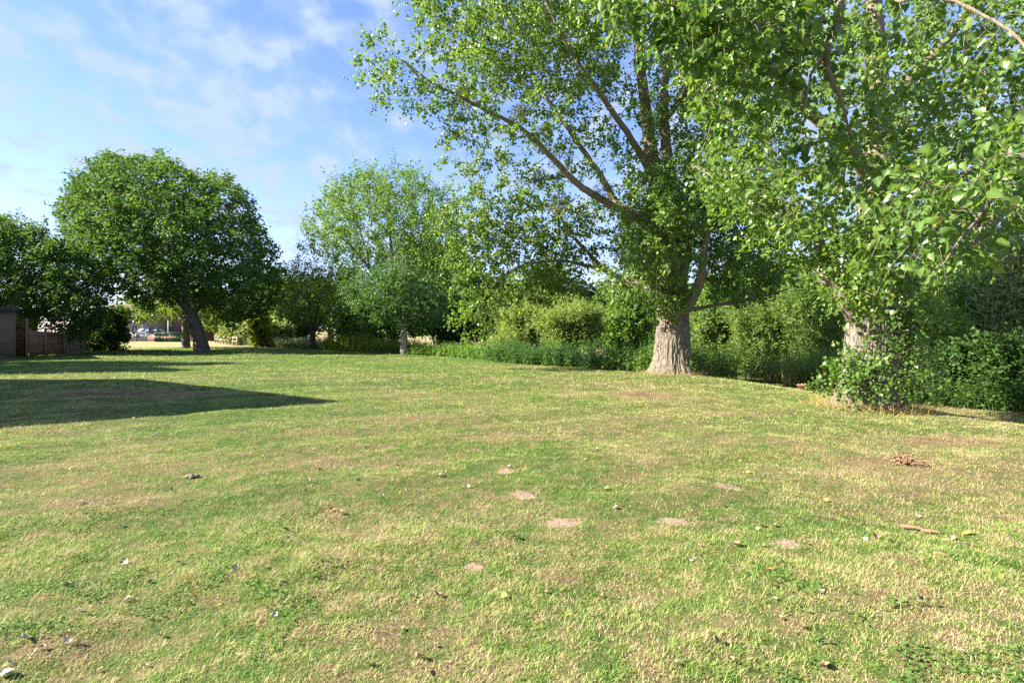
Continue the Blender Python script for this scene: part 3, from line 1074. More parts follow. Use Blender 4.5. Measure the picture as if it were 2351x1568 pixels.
# ================================================================== OTHER TREES
def poly_tree(name, label, cat, base, trunk, limbs, poly, ncl, depth, thick, leaf, kind, mat, bark, seed, nsub=6, sublen=.8, nleaf=16, size=.14,
              droop=.15, upright=.4, group=None, extra=None, seg=10, shell=.5, off=.1, zpen=.7, flat=.25, spread=1.0, tight=.2, rk=.014, spikes=0):
    root = empty(name, base)
    tag(root, label, cat, group)
    rs = np.random.RandomState(seed)
    sk = Skeleton(seed)
    sk.limb(trunk[0], trunk[1], trunk[2], seg, 6, .01, bark_disp(seed, .05, 10), profile=trunk[3] if len(trunk) > 3 else None)
    for (pth, r0, r1) in limbs:
        sk.limb(pth, r0, r1, 8, 5, .03)
    T = crown_targets(poly, ncl, depth, thick, rs, shell)
    # big boughs first, then branches to every spray
    nb = max(6, ncl // 9)
    idx = rs.permutation(len(T))[:nb]
    hub = np.mean([p for p in np.array(sk.pos)[-5:]], axis=0)
    sk.grow(hub + (T[idx] - hub) * .72, .018, rk * 1.3, 6, zpen=zpen, sag=.08, jit=.05)
    tips, dirs = sk.grow(T, .009, rk, 4, zpen=zpen * .6, sag=.05, jit=.06)
    lv = spray_leaves(tips, dirs, nsub, sublen, nleaf, size, rs, droop, upright, off, flat, spread, tight)
    if spikes:
        # young upright shoots that break the outline of the crown
        order = np.argsort(-tips[:, 2] + .35 * np.abs(tips[:, 0] - tips[:, 0].mean()) + rs.normal(size=len(tips)) * 1.2)[:spikes]
        q = tips[order]
        cen = tips.mean(0)
        dd = nrm(nrm(q - cen) * np.array([.8, .8, .5]) + np.array([0, 0, .9]) + .25 * rand_dirs(spikes, rs))
        ln = rs.uniform(.6, 2.4, spikes) * (1 if spikes > 60 else .6)
        per = 34
        t = np.tile(np.linspace(0, 1, per), spikes)
        ps = np.repeat(q, per, 0) + np.repeat(dd, per, 0) * (t * np.repeat(ln, per))[:, None]
        ps += rs.normal(size=ps.shape) * (.22 * (1.1 - t))[:, None]
        m = len(ps)
        extra_l = (ps, rand_dirs(m, rs), np.repeat(dd, per, 0) * .5 + rand_dirs(m, rs), size * (.5 + .7 * rs.rand(m)), np.repeat(rs.rand(spikes), per))
        lv = cat_leaves(lv, extra_l)
        for a_, b_, l_ in zip(q, dd, ln):
            sk.mb.tube([a_, a_ + b_ * l_ * .5, a_ + b_ * l_ * .95], [.014, .010, .005], 4, cap=False)
    finish_tree(root, sk, bark, lv, kind, mat, rs=rs)
    return root


def zz(pts, x0, y0, k):
    return [(x0 + a * k, y0 + b * k) for a, b in pts]


# the big sycamore
dS = G(465, 806)[1]
sy = zz([(390, 520), (440, 400), (490, 290), (600, 215), (700, 165), (800, 125), (900, 150), (1000, 160), (1090, 160), (1190, 240), (1270, 275), (1300, 305), (1380, 285),
         (1480, 320), (1560, 390), (1600, 450), (1620, 530), (1700, 600), (1720, 680), (1780, 760), (1800, 850), (1820, 960), (1800, 1060), (1760, 1150), (1650, 1190),
         (1560, 1230), (1480, 1200), (1400, 1140), (1300, 1090), (1150, 1050), (1050, 1120), (950, 1120), (860, 1080), (820, 1000), (740, 990), (650, 920), (560, 880), (500, 800), (420, 690), (400, 600)],
        0, 306, .3514)
bs = G(465, 806)
poly_tree('sycamore_tree', 'large round crowned sycamore with a leaning forked trunk on the far lawn', 'tree', bs,
          ([bs - np.array([0, 0, .2]), P(460, 785, dS), P(452, 755, dS), P(440, 728, dS), P(432, 712, dS)], .75, .4, ([0, .1, .3, 1], [.72, .56, .47, .42])),
          [([P(436, 720, dS), P(418, 700, dS - .3), P(404, 685, dS - .6), P(385, 640, dS - 1), P(350, 580, dS - 1.6)], .26, .1),
           ([P(434, 716, dS), P(424, 680, dS + .2), P(408, 620, dS + .3), P(395, 540, dS + .2), P(385, 460, dS)], .28, .1),
           ([P(440, 724, dS), P(458, 700, dS), P(470, 680, dS - .4), P(500, 620, dS - 1), P(530, 560, dS - 1.5)], .24, .09),
           ([P(424, 680, dS + .2), P(440, 610, dS + 1.6), P(470, 520, dS + 2.6)], .18, .08),
           ([P(404, 685, dS - .6), P(340, 660, dS + 1.4), P(270, 610, dS + 2.4)], .14, .06),
           ([P(458, 700, dS), P(520, 680, dS + 1.5), P(580, 650, dS + 2.4)], .13, .06)],
          sy, 520, dS, 7.0, None, 'broad', LM['sycamore'], BARK_SYC, 41, nsub=8, sublen=.85, nleaf=22, size=.165, upright=.55, shell=.6, off=.13, seg=16, droop=.04)

# small tree behind it
b2 = G(427, 799)
d2 = b2[1]
poly_tree('sycamore_tree', 'small spreading tree with a straight trunk behind the leaning sycamore', 'tree', b2,
          ([b2 - np.array([0, 0, .2]), P(426, 775, d2), P(425, 752, d2), P(424, 738, d2)], .36, .26),
          [([P(424, 740, d2), P(412, 722, d2), P(396, 705, d2 - .5)], .16, .07), ([P(424, 740, d2), P(440, 722, d2), P(462, 708, d2 + .5)], .15, .07)],
          [(288, 720), (300, 690), (350, 672), (420, 660), (480, 665), (515, 690), (512, 722), (490, 735), (460, 730), (430, 712), (400, 718), (360, 730), (330, 732), (300, 722)],
          90, d2 + .5, 2.6, None, 'broad', LM['maple'], BARK_SYC, 43, nsub=5, sublen=.8, nleaf=13, size=.19, off=.12)

# small tree with lattice of branches
b3 = G(718, 802)
d3 = b3[1]
poly_tree('maple_tree', 'small rounded tree with a fan of bare inner branches and yellowing edges', 'tree', b3,
          ([b3 - np.array([0, 0, .2]), P(718, 785, d3), P(719, 768, d3), P(719, 758, d3)], .27, .2),
          [([P(719, 760, d3), P(700, 745, d3), P(672, 715, d3 - .5), P(655, 690, d3 - .8)], .1, .04), ([P(719, 760, d3), P(713, 720, d3), P(706, 670, d3), P(700, 640, d3)], .12, .04),
           ([P(719, 760, d3), P(738, 735, d3), P(765, 700, d3), P(790, 670, d3 + .4)], .1, .04), ([P(719, 760, d3), P(728, 715, d3 - .8), P(740, 660, d3 - 1.4)], .09, .03),
           ([P(719, 760, d3), P(750, 750, d3 + .2), P(780, 735, d3 + .2)], .07, .03)],
          zz([(200, 900), (240, 780), (250, 700), (320, 640), (380, 635), (450, 655), (560, 670), (640, 740), (680, 850), (650, 960), (560, 1010), (500, 1000), (440, 1010), (340, 1020), (250, 960)], 551, 367, .3646),
          150, d3, 2.6, None, 'oval', LM['maple'], BARK_DARK, 47, spikes=25, nsub=6, sublen=.6, nleaf=14, size=.15, off=.1, rk=.02)

# dark green young tree with the pale trunk
b4 = G(927, 813)
d4 = b4[1]
poly_tree('ash_tree', 'blue green young tree with a short pale trunk at the edge of the lawn', 'tree', b4,
          ([b4 - np.array([0, 0, .2]), P(928, 795, d4), P(928, 770, d4), P(927, 755, d4)], .25, .2),
          [([P(927, 757, d4), P(910, 740, d4), P(885, 715, d4 - .5)], .12, .04), ([P(927, 757, d4), P(928, 715, d4), P(922, 670, d4)], .13, .04),
           ([P(927, 757, d4), P(945, 738, d4), P(975, 715, d4)], .11, .04)],
          zz([(640, 820), (760, 730), (900, 700), (1000, 660), (1100, 760), (1220, 790), (1290, 880), (1270, 980), (1180, 1040), (1080, 1030), (960, 1030), (820, 1000), (700, 950)], 551, 367, .3646),
          190, d4, 2.6, None, 'oval', LM['blue'], BARK_PALE, 53, spikes=30, nsub=6, sublen=.65, nleaf=20, size=.15, off=.1)

# tall airy tree behind
b5 = P(905, 815, 47)
poly_tree('ash_tree', 'tall loose tree with feathery upright shoots rising behind the pale trunked young tree', 'tree', (b5[0], 47, gz(b5[0], 47)),
          ([P(905, 820, 47), P(905, 780, 47), P(900, 740, 47), P(895, 690, 47)], .4, .25),
          [([P(895, 700, 47), P(850, 620, 46), P(800, 560, 45.5), P(740, 520, 45)], .16, .05), ([P(895, 690, 47), P(900, 600, 47), P(890, 500, 47), P(880, 430, 47)], .2, .04),
           ([P(895, 695, 47), P(950, 600, 48), P(980, 500, 48), P(1000, 430, 48)], .17, .04), ([P(850, 620, 46), P(830, 540, 47), P(800, 460, 48)], .1, .03), ([P(900, 600, 47), P(930, 520, 45), P(950, 440, 44)], .12, .03)],
          zz([(420, 570), (450, 500), (440, 410), (480, 330), (560, 240), (610, 150), (680, 200), (770, 110), (850, 85), (900, 115), (965, 80), (1040, 140), (1080, 85), (1120, 150), (1200, 170), (1290, 260),
              (1350, 380), (1400, 500), (1380, 700), (1340, 900), (1300, 960), (1100, 900), (900, 800), (700, 720), (560, 650)], 551, 367, .3646),
          350, 47, 4.6, None, 'oval', LM['airy'], BARK_SYC, 59, nsub=6, sublen=1.05, nleaf=20, size=.18, droop=-.65, upright=.3, off=.09, flat=0, zpen=1.0, spread=.75, spikes=150)

# dark garden tree over the fence on the left
b6 = np.array([-33.5, 39.5, 0])
poly_tree('laurel_tree', 'wide dark glossy garden tree spilling over the wooden fence', 'tree', b6,
          ([b6 - np.array([0, 0, .2]), b6 + np.array([.1, 0, 1.2]), b6 + np.array([.3, 0, 2.4])], .35, .25),
          [([b6 + np.array([.3, 0, 2.3]), b6 + np.array([2.5, -.6, 3.6]), b6 + np.array([5, -1, 4])], .15, .06), ([b6 + np.array([.3, 0, 2.3]), b6 + np.array([-.5, 0, 4.5]), b6 + np.array([-1, 0, 6.5])], .17, .06),
           ([b6 + np.array([.3, 0, 2.3]), b6 + np.array([1.5, 1, 4.5]), b6 + np.array([3, 1.5, 6])], .15, .06)],
          [(-190, 560), (-130, 500), (-50, 495), (0, 505), (40, 512), (62, 530), (95, 522), (125, 545), (155, 570), (190, 600), (225, 640), (248, 690), (236, 722), (220, 755), (170, 775), (140, 762), (110, 745), (70, 740), (20, 730), (-50, 715), (-150, 690)],
          330, 38, 3.4, None, 'oval', LM['dark'], BARK_DARK, 61, spikes=40, nsub=7, sublen=.8, nleaf=24, size=.19, off=.12, upright=.4)


# ------------------------------------------------------------------ bushes
def bush(name, label, cat, px0, px1, ytop, depth, n, kind, mat, seed, size=.12, deep=.55, lobes=26, group=None, parent_stem=True, ybase=None, up=.3, grow_up=.3, rough=.3, bark=None, shoots=.5):
    """a shrub: lobes of leaves on a few stems"""
    rs = np.random.RandomState(seed)
    cx = ((px0 + px1) / 2 - CX) / FPX * depth
    rx = (px1 - px0) / 2 / FPX * depth
    z0 = float(gz(cx, depth))
    ztop = EYE - (ytop - HY) / FPX * depth
    h = ztop - z0
    root = empty(name, (cx, depth, z0))
    tag(root, label, cat, group)
    ry = rx * deep
    C = []
    for k in range(lobes):
        a = rs.rand() * 2 * PI
        r = math.sqrt(rs.rand()) * .72
        zz_ = rs.uniform(.12, .80)
        s = math.sqrt(max(.05, 1 - ((zz_ - .35) / .75) ** 2))
        C.append((r * math.cos(a) * rx * s, r * math.sin(a) * ry * s, zz_ * h, rs.uniform(.16, .34)))
    C.append((0, 0, h * .7, .26))
    C = np.array(C)
    m = len(C)
    w = C[:, 3] ** 2
    n1 = int(n * (1 - shoots))
    pick = rs.choice(m, n1, p=w / w.sum())
    q = rand_dirs(n1, rs)
    rad = (.5 + .5 * rs.rand(n1) ** .6 + rough * rs.normal(size=n1) * .5)
    R = np.stack([C[:, 3] * min(rx, h * 1.1), C[:, 3] * min(ry, h * 1.1) * 1.1, C[:, 3] * h * .62], 1)
    R = R * (.7 + .6 * rs.rand(m))[:, None]
    pos = C[pick, :3] + q * R[pick] * rad[:, None]
    ax = q + rand_dirs(n1, rs) * .8 + np.array([0, 0, grow_up])
    tone = np.clip(rs.rand(m)[pick] * .6 + .4 * rs.rand(n1), 0, 1)
    # young shoots standing out of the mass
    per = 18
    ns_ = int(n * shoots / per)
    sp_i = rs.choice(m, ns_, p=w / w.sum())
    sd = rand_dirs(ns_, rs)
    sd[:, 2] = np.abs(sd[:, 2]) * .8
    b0 = C[sp_i, :3] + sd * R[sp_i] * .8
    sdir = nrm(nrm(sd * np.array([1, 1, .8])) + np.array([0, 0, .55]) + .35 * rand_dirs(ns_, rs))
    sl_ = h * (.10 + .20 * rs.rand(ns_) ** 1.6)
    t = np.tile(np.linspace(0, 1, per), ns_)
    nn = ns_ * per
    wd = (1 - .75 * t) * .22 * np.repeat(sl_, per)
    ps = np.repeat(b0, per, 0) + np.repeat(sdir, per, 0) * (t * np.repeat(sl_, per))[:, None] + rs.normal(size=(nn, 3)) * wd[:, None]
    pos = np.vstack([pos, ps])
    ax = np.vstack([ax, np.repeat(sdir, per, 0) + .7 * rand_dirs(nn, rs)])
    tone = np.concatenate([tone, np.clip(np.repeat(rs.rand(ns_), per) * .6 + .2 + .2 * rs.rand(nn), 0, 1)])
    n = len(pos)
    pos[:, 2] = np.abs(pos[:, 2])
    nor = rand_dirs(n, rs) + .3 * ax + np.array([0, 0, up])
    link('foliage', leaf_mesh('foliage', pos, nor, ax, size * (.6 + .7 * rs.rand(n)), kind, tone, rs), LM[mat], root)
    if parent_stem:
        mb = MB()
        for k in range(7):
            a = rs.rand() * 2 * PI
            t = C[rs.randint(m)]
            p0 = np.array([math.cos(a) * rx * .12, math.sin(a) * ry * .12, -.15])
            mb.tube([p0, p0 * .5 + t[:3] * .5 + np.array([0, 0, -.1 * h]), t[:3]], [.02 + .018 * h, .012 + .01 * h, .012], 5, cap=False)
        for k in range(10):
            t = C[rs.randint(m)]
            o_ = nrm(np.array([t[0], t[1], abs(t[2]) * .6]) + .5 * h * rs.normal(size=3) * np.array([1, 1, .3]) + np.array([0, 0, .3 * h]))
            p0 = t[:3] * .6
            p1 = t[:3] + o_ * h * rs.uniform(.2, .42)
            mb.tube([p0, (p0 + p1) / 2 + rs.normal(size=3) * .04 * h, p1], [.014, .010, .005], 4, cap=False)
        mb.build('stem', bark or BARK_DARK, root, True)
    return root


def weed_bed(label, line, height, width, dens, mat, seed, size=.12, kind='oval', straw=.0, name='weed_bed', cat='weeds', stuff=True):
    """upright weeds (nettles, balsam) along a line; nobody could count them"""
    rs = np.random.RandomState(seed)
    line = np.array(line, float)
    segl = np.linalg.norm(np.diff(line[:, :2], axis=0), axis=1)
    tot = segl.sum()
    n = int(tot * width * dens)
    s = rs.rand(n) * tot
    cum = np.concatenate([[0], np.cumsum(segl)])
    i = np.clip(np.searchsorted(cum, s) - 1, 0, len(segl) - 1)
    f = ((s - cum[i]) / segl[i])[:, None]
    p = line[i, :2] * (1 - f) + line[i + 1, :2] * f
    dv = nrm(line[i + 1, :2] - line[i, :2])
    nv = np.stack([-dv[:, 1], dv[:, 0]], 1)
    p = p + nv * (rs.rand(n) * width)[:, None]
    z = gz(p[:, 0], p[:, 1])
    hh = height * (.35 + .75 * vnoise(p[:, 0] * .9, p[:, 1] * .9, seed) + .35 * rs.rand(n))
    k = 16
    m = n * k
    t = np.tile(np.linspace(.12, 1, k), n) + rs.rand(m) * .05
    H = np.repeat(hh, k)
    lean = np.repeat(rs.normal(size=(n, 2)) * .14, k, 0)
    pos = np.stack([np.repeat(p[:, 0], k) + lean[:, 0] * H * t, np.repeat(p[:, 1], k) + lean[:, 1] * H * t, np.repeat(z, k) + H * t], 1)
    pos += rs.normal(size=(m, 3)) * .03
    a = rs.rand(m) * 2 * PI
    ax = np.stack([np.cos(a), np.sin(a), -.35 + .5 * t], 1)
    nor = rand_dirs(m, rs) * .6 + np.array([0, 0, 1.])
    sz = size * (1.25 - .6 * t) * (.7 + .5 * rs.rand(m))
    dryn = vnoise(p[:, 0] * 1.1 + 7, p[:, 1] * 1.1, seed + 3) > .52
    keep = rs.rand(m) > np.where((t < .6) & np.repeat(dryn, k), straw, 0)
    o = link(name, leaf_mesh(name, pos[keep], nor[keep], ax[keep], sz[keep], kind, np.repeat(rs.rand(n), k)[keep], rs), LM[mat])
    tag(o, label, cat, kind='stuff')
    st = np.stack([p[:, 0], p[:, 1], z], 1)
    ax2 = np.concatenate([rs.normal(size=(n, 2)) * .16, np.ones((n, 1))], 1)
    for nm, mk, mm in (('weed_stems', ~dryn, mat), ('dry_weed_stems', dryn, 'straw' if straw else mat)):
        if mk.sum() == 0:
            continue
        o2 = link(nm, leaf_mesh(nm, st[mk], rand_dirs(mk.sum(), rs) * np.array([1, 1, .1]), ax2[mk], hh[mk] * .9, 'stalk', None, rs), LM[mm], o)
        o2['kind'] = 'stuff'
    return o


# middle shrubs
bush('willow_shrub', 'rounded feathery willow shrub, the paler one in the middle distance', 'shrub', 1112, 1262, 697, 33, 16000, 'lance', 'willow_pale', 71, .22, group='willow shrubs at the lawn edge', rough=.38, shoots=.75)
bush('willow_shrub', 'broad feathery willow shrub just left of the bare ridged poplar trunk', 'shrub', 1228, 1408, 690, 30, 22000, 'lance', 'willow_pale', 72, .20, group='willow shrubs at the lawn edge', rough=.38, shoots=.75)
weed_bed('dark nettles growing along the lawn edge below the willow shrubs', [G(1105, 829), G(1200, 838), G(1300, 844), G(1400, 850)], 1.0, 1.8, 40, 'blue', 73, .14, 'oval', cat='nettles')
weed_bed('green nettles growing left of the ridged poplar trunk', [G(1385, 850), G(1500, 857)], 1.1, 2.0, 40, 'nettle', 74, .13, cat='nettles')
weed_bed('tall sunlit weeds with yellow stems between the two poplars', [G(1590, 862), G(1700, 872), G(1800, 884), G(1900, 897), G(1960, 906)], 1.15, 2.4, 60, 'nettle', 75, .115, straw=.55)
weed_bed('dark bramble growth along the lawn edge at the right of the near poplar', [G(2050, 925), G(2200, 938), G(2380, 956), G(2550, 985)], .75, 1.8, 70, 'dark', 76, .11)
weed_bed('lime green weeds on the lawn edge between the two small trees', [G(728, 803), G(860, 809)], 1.15, 2.5, 26, 'lime', 77, .16)
weed_bed('pale flowering weeds left of the small fan branched tree', [G(560, 794), G(640, 798), G(712, 802)], .8, 2.5, 26, 'grey', 78, .16)
weed_bed('shaded weeds beneath the tall loose tree', [G(860, 809), G(1000, 818), G(1110, 827)], .8, 2.0, 26, 'nettle', 79, .15)

bg = [
    # name, label, px0, px1, ytop, depth, n, kind, mat, size
    ('hawthorn_bush', 'dense dark bush filling the gap behind the pale trunked young tree', 930, 1130, 640, 44, 15000, 'oval', 'dark', .24),
    ('hawthorn_bush', 'green bush behind the two willow shrubs', 1100, 1330, 660, 42, 14000, 'oval', 'maple', .24),
    ('hawthorn_bush', 'green bush left of the ridged poplar trunk, behind the willow shrub', 1370, 1520, 660, 34, 13000, 'oval', 'airy', .2),
    ('hawthorn_bush', 'bushy thicket behind the lime green weeds', 760, 930, 690, 45, 14000, 'oval', 'airy', .24),
    ('hawthorn_bush', 'grey green bush between the rail fence and the small fan branched tree', 560, 690, 735, 55, 9000, 'oval', 'grey', .26),
    ('lime_bush', 'yellow leaved bush below the right edge of the big sycamore crown', 572, 625, 716, 53, 5000, 'oval', 'yellow', .26),
    ('hawthorn_bush', 'tall bush behind the yellow leaved bush', 600, 720, 690, 58, 9000, 'oval', 'dark', .28),
    ('willow_shrub', 'pale feathery bush at the end of the low rail fence', 500, 600, 742, 60, 7000, 'lance', 'grey', .34),
    ('sallow_bush', 'sunny bush right behind the ridged poplar trunk', 1560, 1720, 690, 29, 14000, 'oval', 'willow', .16),
    ('sallow_bush', 'rounded bush midway between the two poplar trunks', 1660, 1810, 700, 27, 14000, 'lance', 'willow', .2),
    ('sallow_bush', 'tall leafy willow bush left of the near poplar trunk', 1760, 1960, 640, 26, 22000, 'lance', 'willow', .2),
    ('hawthorn_bush', 'tall thicket behind the bushes between the two poplars', 1560, 1780, 610, 36, 20000, 'oval', 'airy', .2),
    ('hawthorn_bush', 'dark green thicket behind the tall leafy willow bush', 1760, 1990, 600, 35, 20000, 'oval', 'maple', .2),
    ('sallow_bush', 'shaded bush seen right beside the near poplar trunk', 2030, 2230, 690, 20, 16000, 'lance', 'airy', .17),
    ('hawthorn_bush', 'dark undergrowth bush low at the right beyond the lawn', 2080, 2290, 790, 16.5, 14000, 'oval', 'dark', .11),
    ('hawthorn_bush', 'dark leafy bush at the right edge of the view beyond the lawn', 2220, 2480, 770, 15.5, 16000, 'oval', 'dark', .11),
    ('willow_tree', 'tall grey green willow at the right edge of the view', 2200, 2620, 480, 23, 34000, 'lance', 'grey', .22),
    ('willow_tree', 'shaded willow between the near poplar and the grey green willow', 2090, 2330, 640, 25, 18000, 'lance', 'airy', .2),
    ('garden_shrub', 'dark green shrub with a short trunk at the end of the wooden fence', 225, 302, 700, 43, 9000, 'oval', 'dark', .18),
    ('garden_shrub', 'dull purple shrub between the fence end and the green shrub', 196, 268, 706, 44, 7000, 'oval', 'purple', .18),
    ('garden_shrub', 'low dark bush at the far end of the wooden fence', 192, 250, 762, 43, 4500, 'oval', 'dark', .15),
]
for i, (nm, lab, a, b, yt, dp, n, kd, mt, s) in enumerate(bg):
    bush(nm, lab, 'tree' if 'tree' in nm else 'bush', a, b, yt, dp, n, kd, mt, 100 + i, s, deep=.6 if dp > 20 else .5, lobes=32, group={'hawthorn_bush': 'dark bushes along the lawn edge', 'sallow_bush': 'willow bushes between the poplars', 'garden_shrub': 'shrubs by the wooden fence'}.get(nm))

# small withered bramble left of the near poplar's foot
bush('bramble', 'low bramble with withered pink leaves at the left foot of the near poplar', 'bramble', 1845, 1915, 872, 15.5, 800, 'oval', 'nettle', 140, .075, lobes=7, parent_stem=True)
rb = bush('bramble', 'withered brown bramble clump left of the pink leaved one', 'bramble', 1818, 1868, 880, 16, 260, 'oval', 'pink', 141, .075, lobes=5)

# ------------------------------------------------------------------ far wood (closing the view)
rsF = np.random.RandomState(77)


def far_tree_mesh(seed, n, kind, size):
    rs = np.random.RandomState(seed)
    C = []
    for k in range(34):
        a = rs.rand() * 2 * PI
        zc = rs.uniform(.25, .9)
        s = math.sqrt(max(.05, 1 - ((zc - .5) / .52) ** 2))
        r = math.sqrt(rs.rand()) * .8 * s
        C.append((r * math.cos(a), r * math.sin(a), zc * 2.2, rs.uniform(.22, .36)))
    C = np.array(C)
    pick = rs.choice(len(C), n)
    q = rand_dirs(n, rs)
    pos = C[pick, :3] + q * (C[pick, 3] * (.6 + .5 * rs.rand(n)))[:, None]
    tone = np.clip(rs.rand(len(C))[pick] * .6 + .4 * rs.rand(n), 0, 1)
    return leaf_mesh('crown', pos, rand_dirs(n, rs) + q * .4 + np.array([0, 0, .4]), q + rand_dirs(n, rs), size * (.6 + .7 * rs.rand(n)), kind, tone, rs)


FARM = [far_tree_mesh(1, 9000, 'oval', .085), far_tree_mesh(2, 9000, 'oval', .085), far_tree_mesh(3, 9000, 'oval', .08)]
FARM[0].materials.append(LM['maple'])
FARM[1].materials.append(LM['dark'])
FARM[2].materials.append(LM['airy'])
tb = MB()
tb.tube([(0, 0, -.1), (.02, 0, .4), (0, .02, 1.1)], [.09, .07, .04], 8)
FTRUNK = tb.mesh('trunk', True)
FTRUNK.materials.append(BARK_DARK)


def far_tree(label, x, y, r, h, k, group='trees beyond the lawn', rz=0):
    root = empty('broadleaf_tree', (x, y, float(gz(x, y))), rz)
    tag(root, label, 'tree', group)
    sx, szz = r, h / 2.25
    c = link('crown', FARM[k], None, root)
    c.scale = (sx, sx, szz)
    t = link('trunk', FTRUNK, None, root)
    t.scale = (r * .8, r * .8, szz)
    return root


ft = [
    ('tree', 640, 66, 5, 8.5, 0), ('tree', 760, 64, 5.5, 10, 1), ('tree', 1010, 58, 5.5, 12, 0), ('tree', 1110, 55, 5, 9.5, 1), ('tree', 1240, 52, 5, 8.8, 0),
    ('tree', 1360, 50, 4.5, 7.6, 1), ('tree', 1480, 46, 4.5, 8, 0), ('tree', 1640, 44, 5, 8.5, 1), ('tree', 1780, 42, 5, 9.0, 0), ('tree', 1930, 40, 5, 8.5, 1),
    ('tree', 1560, 60, 6, 9, 1), ('tree', 1400, 62, 6, 8.5, 1), ('tree', 1180, 66, 6, 9.5, 1), ('tree', 900, 70, 6, 9, 1), ('tree', 700, 80, 6, 9, 1), ('tree', 1720, 56, 6, 9, 1), ('tree', 1860, 52, 6, 9, 0),
    ('tree', 2060, 38, 4.5, 7.5, 2), ('tree', 2180, 36, 4.5, 8, 0), ('tree', 2330, 34, 4.5, 9, 1), ('tree', 2480, 30, 5, 9.5, 2), ('tree', 520, 92, 6, 9, 2), ('tree', 600, 88, 6, 9, 1), ('tree', 455, 100, 6, 10, 0),
]
for i, (_, px, dd, r, h, k) in enumerate(ft):
    x = (px - CX) / FPX * dd
    col = ['mid green', 'dark', 'pale green'][k]
    if px > 1400:
        lab = 'hazy trees in the wood behind the poplars'
        lab = f'{col} tree in the wood behind the two poplars'
    elif px > 900:
        lab = f'{col} tree rising behind the willow shrubs'
    elif px > 620:
        lab = f'{col} tree behind the small fan branched tree'
    else:
        lab = f'{col} distant tree beyond the low rail fence'
    far_tree(lab, x, dd, r, h, k, 'trees of the wood beyond the lawn', rsF.rand() * 6)
# garden trees whose shade falls across the lawn from the left
far_tree('garden tree outside the view whose shade crosses the lawn', -28, 22.2, 3.6, 10.8, 1, 'garden trees on the left', 1.0)
far_tree('second garden tree outside the view whose shade crosses the lawn', -31.5, 24.5, 3.6, 11.5, 0, 'garden trees on the left', 2.0)


# ================================================================== BUILDINGS, FENCES
def brick_mat(name, c1, c2, mortar, scale=4.0):
    m, nt, out = new_mat(name)
    b = N(nt, 'ShaderNodeBsdfPrincipled')
    b.inputs['Roughness'].default_value = .9
    g = N(nt, 'ShaderNodeTexCoord')
    sep = N(nt, 'ShaderNodeSeparateXYZ')
    L(nt, g.outputs['Object'], sep.inputs[0])
    cmb = N(nt, 'ShaderNodeCombineXYZ')
    L(nt, mth(nt, 'ADD', sep.outputs[0], sep.outputs[1]), cmb.inputs[0])
    L(nt, sep.outputs[2], cmb.inputs[1])
    br = N(nt, 'ShaderNodeTexBrick')
    br.inputs['Scale'].default_value = scale
    br.inputs['Color1'].default_value = (*c1, 1)
    br.inputs['Color2'].default_value = (*c2, 1)
    br.inputs['Mortar'].default_value = (*mortar, 1)
    br.inputs['Mortar Size'].default_value = .02
    br.inputs['Row Height'].default_value = .28
    br.inputs['Brick Width'].default_value = .86
    L(nt, cmb.outputs[0], br.inputs['Vector'])
    n = noise(nt, g.outputs['Object'], 1.6, 4)
    c = mixc(nt, mth(nt, 'MULTIPLY', n, .5), br.outputs[0], tuple(x * .6 for x in c1))
    L(nt, c, b.inputs['Base Color'])
    L(nt, b.outputs[0], out.inputs[0])
    return m


BRICK = brick_mat('red brown brick', (.17, .095, .065), (.22, .125, .085), (.20, .17, .14))
BRICK_PALE = brick_mat('pale brick', (.46, .34, .27), (.54, .42, .34), (.5, .45, .4))
BRICK_RED = brick_mat('red brick', (.36, .17, .13), (.42, .21, .16), (.42, .36, .32))
TILE = simple_mat('roof tile', (.16, .105, .085), (.09, .065, .055), 6, .85, sc3=(1, 1, 4))
FELT = simple_mat('roof felt', (.06, .06, .065), (.035, .035, .04), 8, .9)
WOOD = simple_mat('weathered fence wood', (.34, .20, .115), (.20, .12, .07), 6, .85, bump=.3, sc3=(3, 3, .4))
WOOD_PALE = simple_mat('grey fence wood', (.44, .36, .27), (.28, .22, .16), 6, .85, bump=.3, sc3=(3, 3, .4))
WHITE = simple_mat('white paint', (.75, .75, .73), (.62, .62, .6), 5, .6)
GLASS, nt_, o_ = new_mat('window glass')
b_ = N(nt_, 'ShaderNodeBsdfPrincipled')
b_.inputs['Base Color'].default_value = (.05, .07, .085, 1)
b_.inputs['Roughness'].default_value = .15
b_.inputs['Specular IOR Level'].default_value = .4
L(nt_, b_.outputs[0], o_.inputs[0])
CARP, nt_, o_ = new_mat('dark car paint')
b_ = N(nt_, 'ShaderNodeBsdfPrincipled')
b_.inputs['Base Color'].default_value = (.018, .022, .032, 1)
b_.inputs['Roughness'].default_value = .25
b_.inputs['Coat Weight'].default_value = .6
L(nt_, b_.outputs[0], o_.inputs[0])
TYRE = simple_mat('rubber', (.02, .02, .02), (.03, .03, .03), 10, .9)
STEEL = simple_mat('grey mesh metal', (.15, .165, .18), (.11, .12, .13), 6, .55, .2)


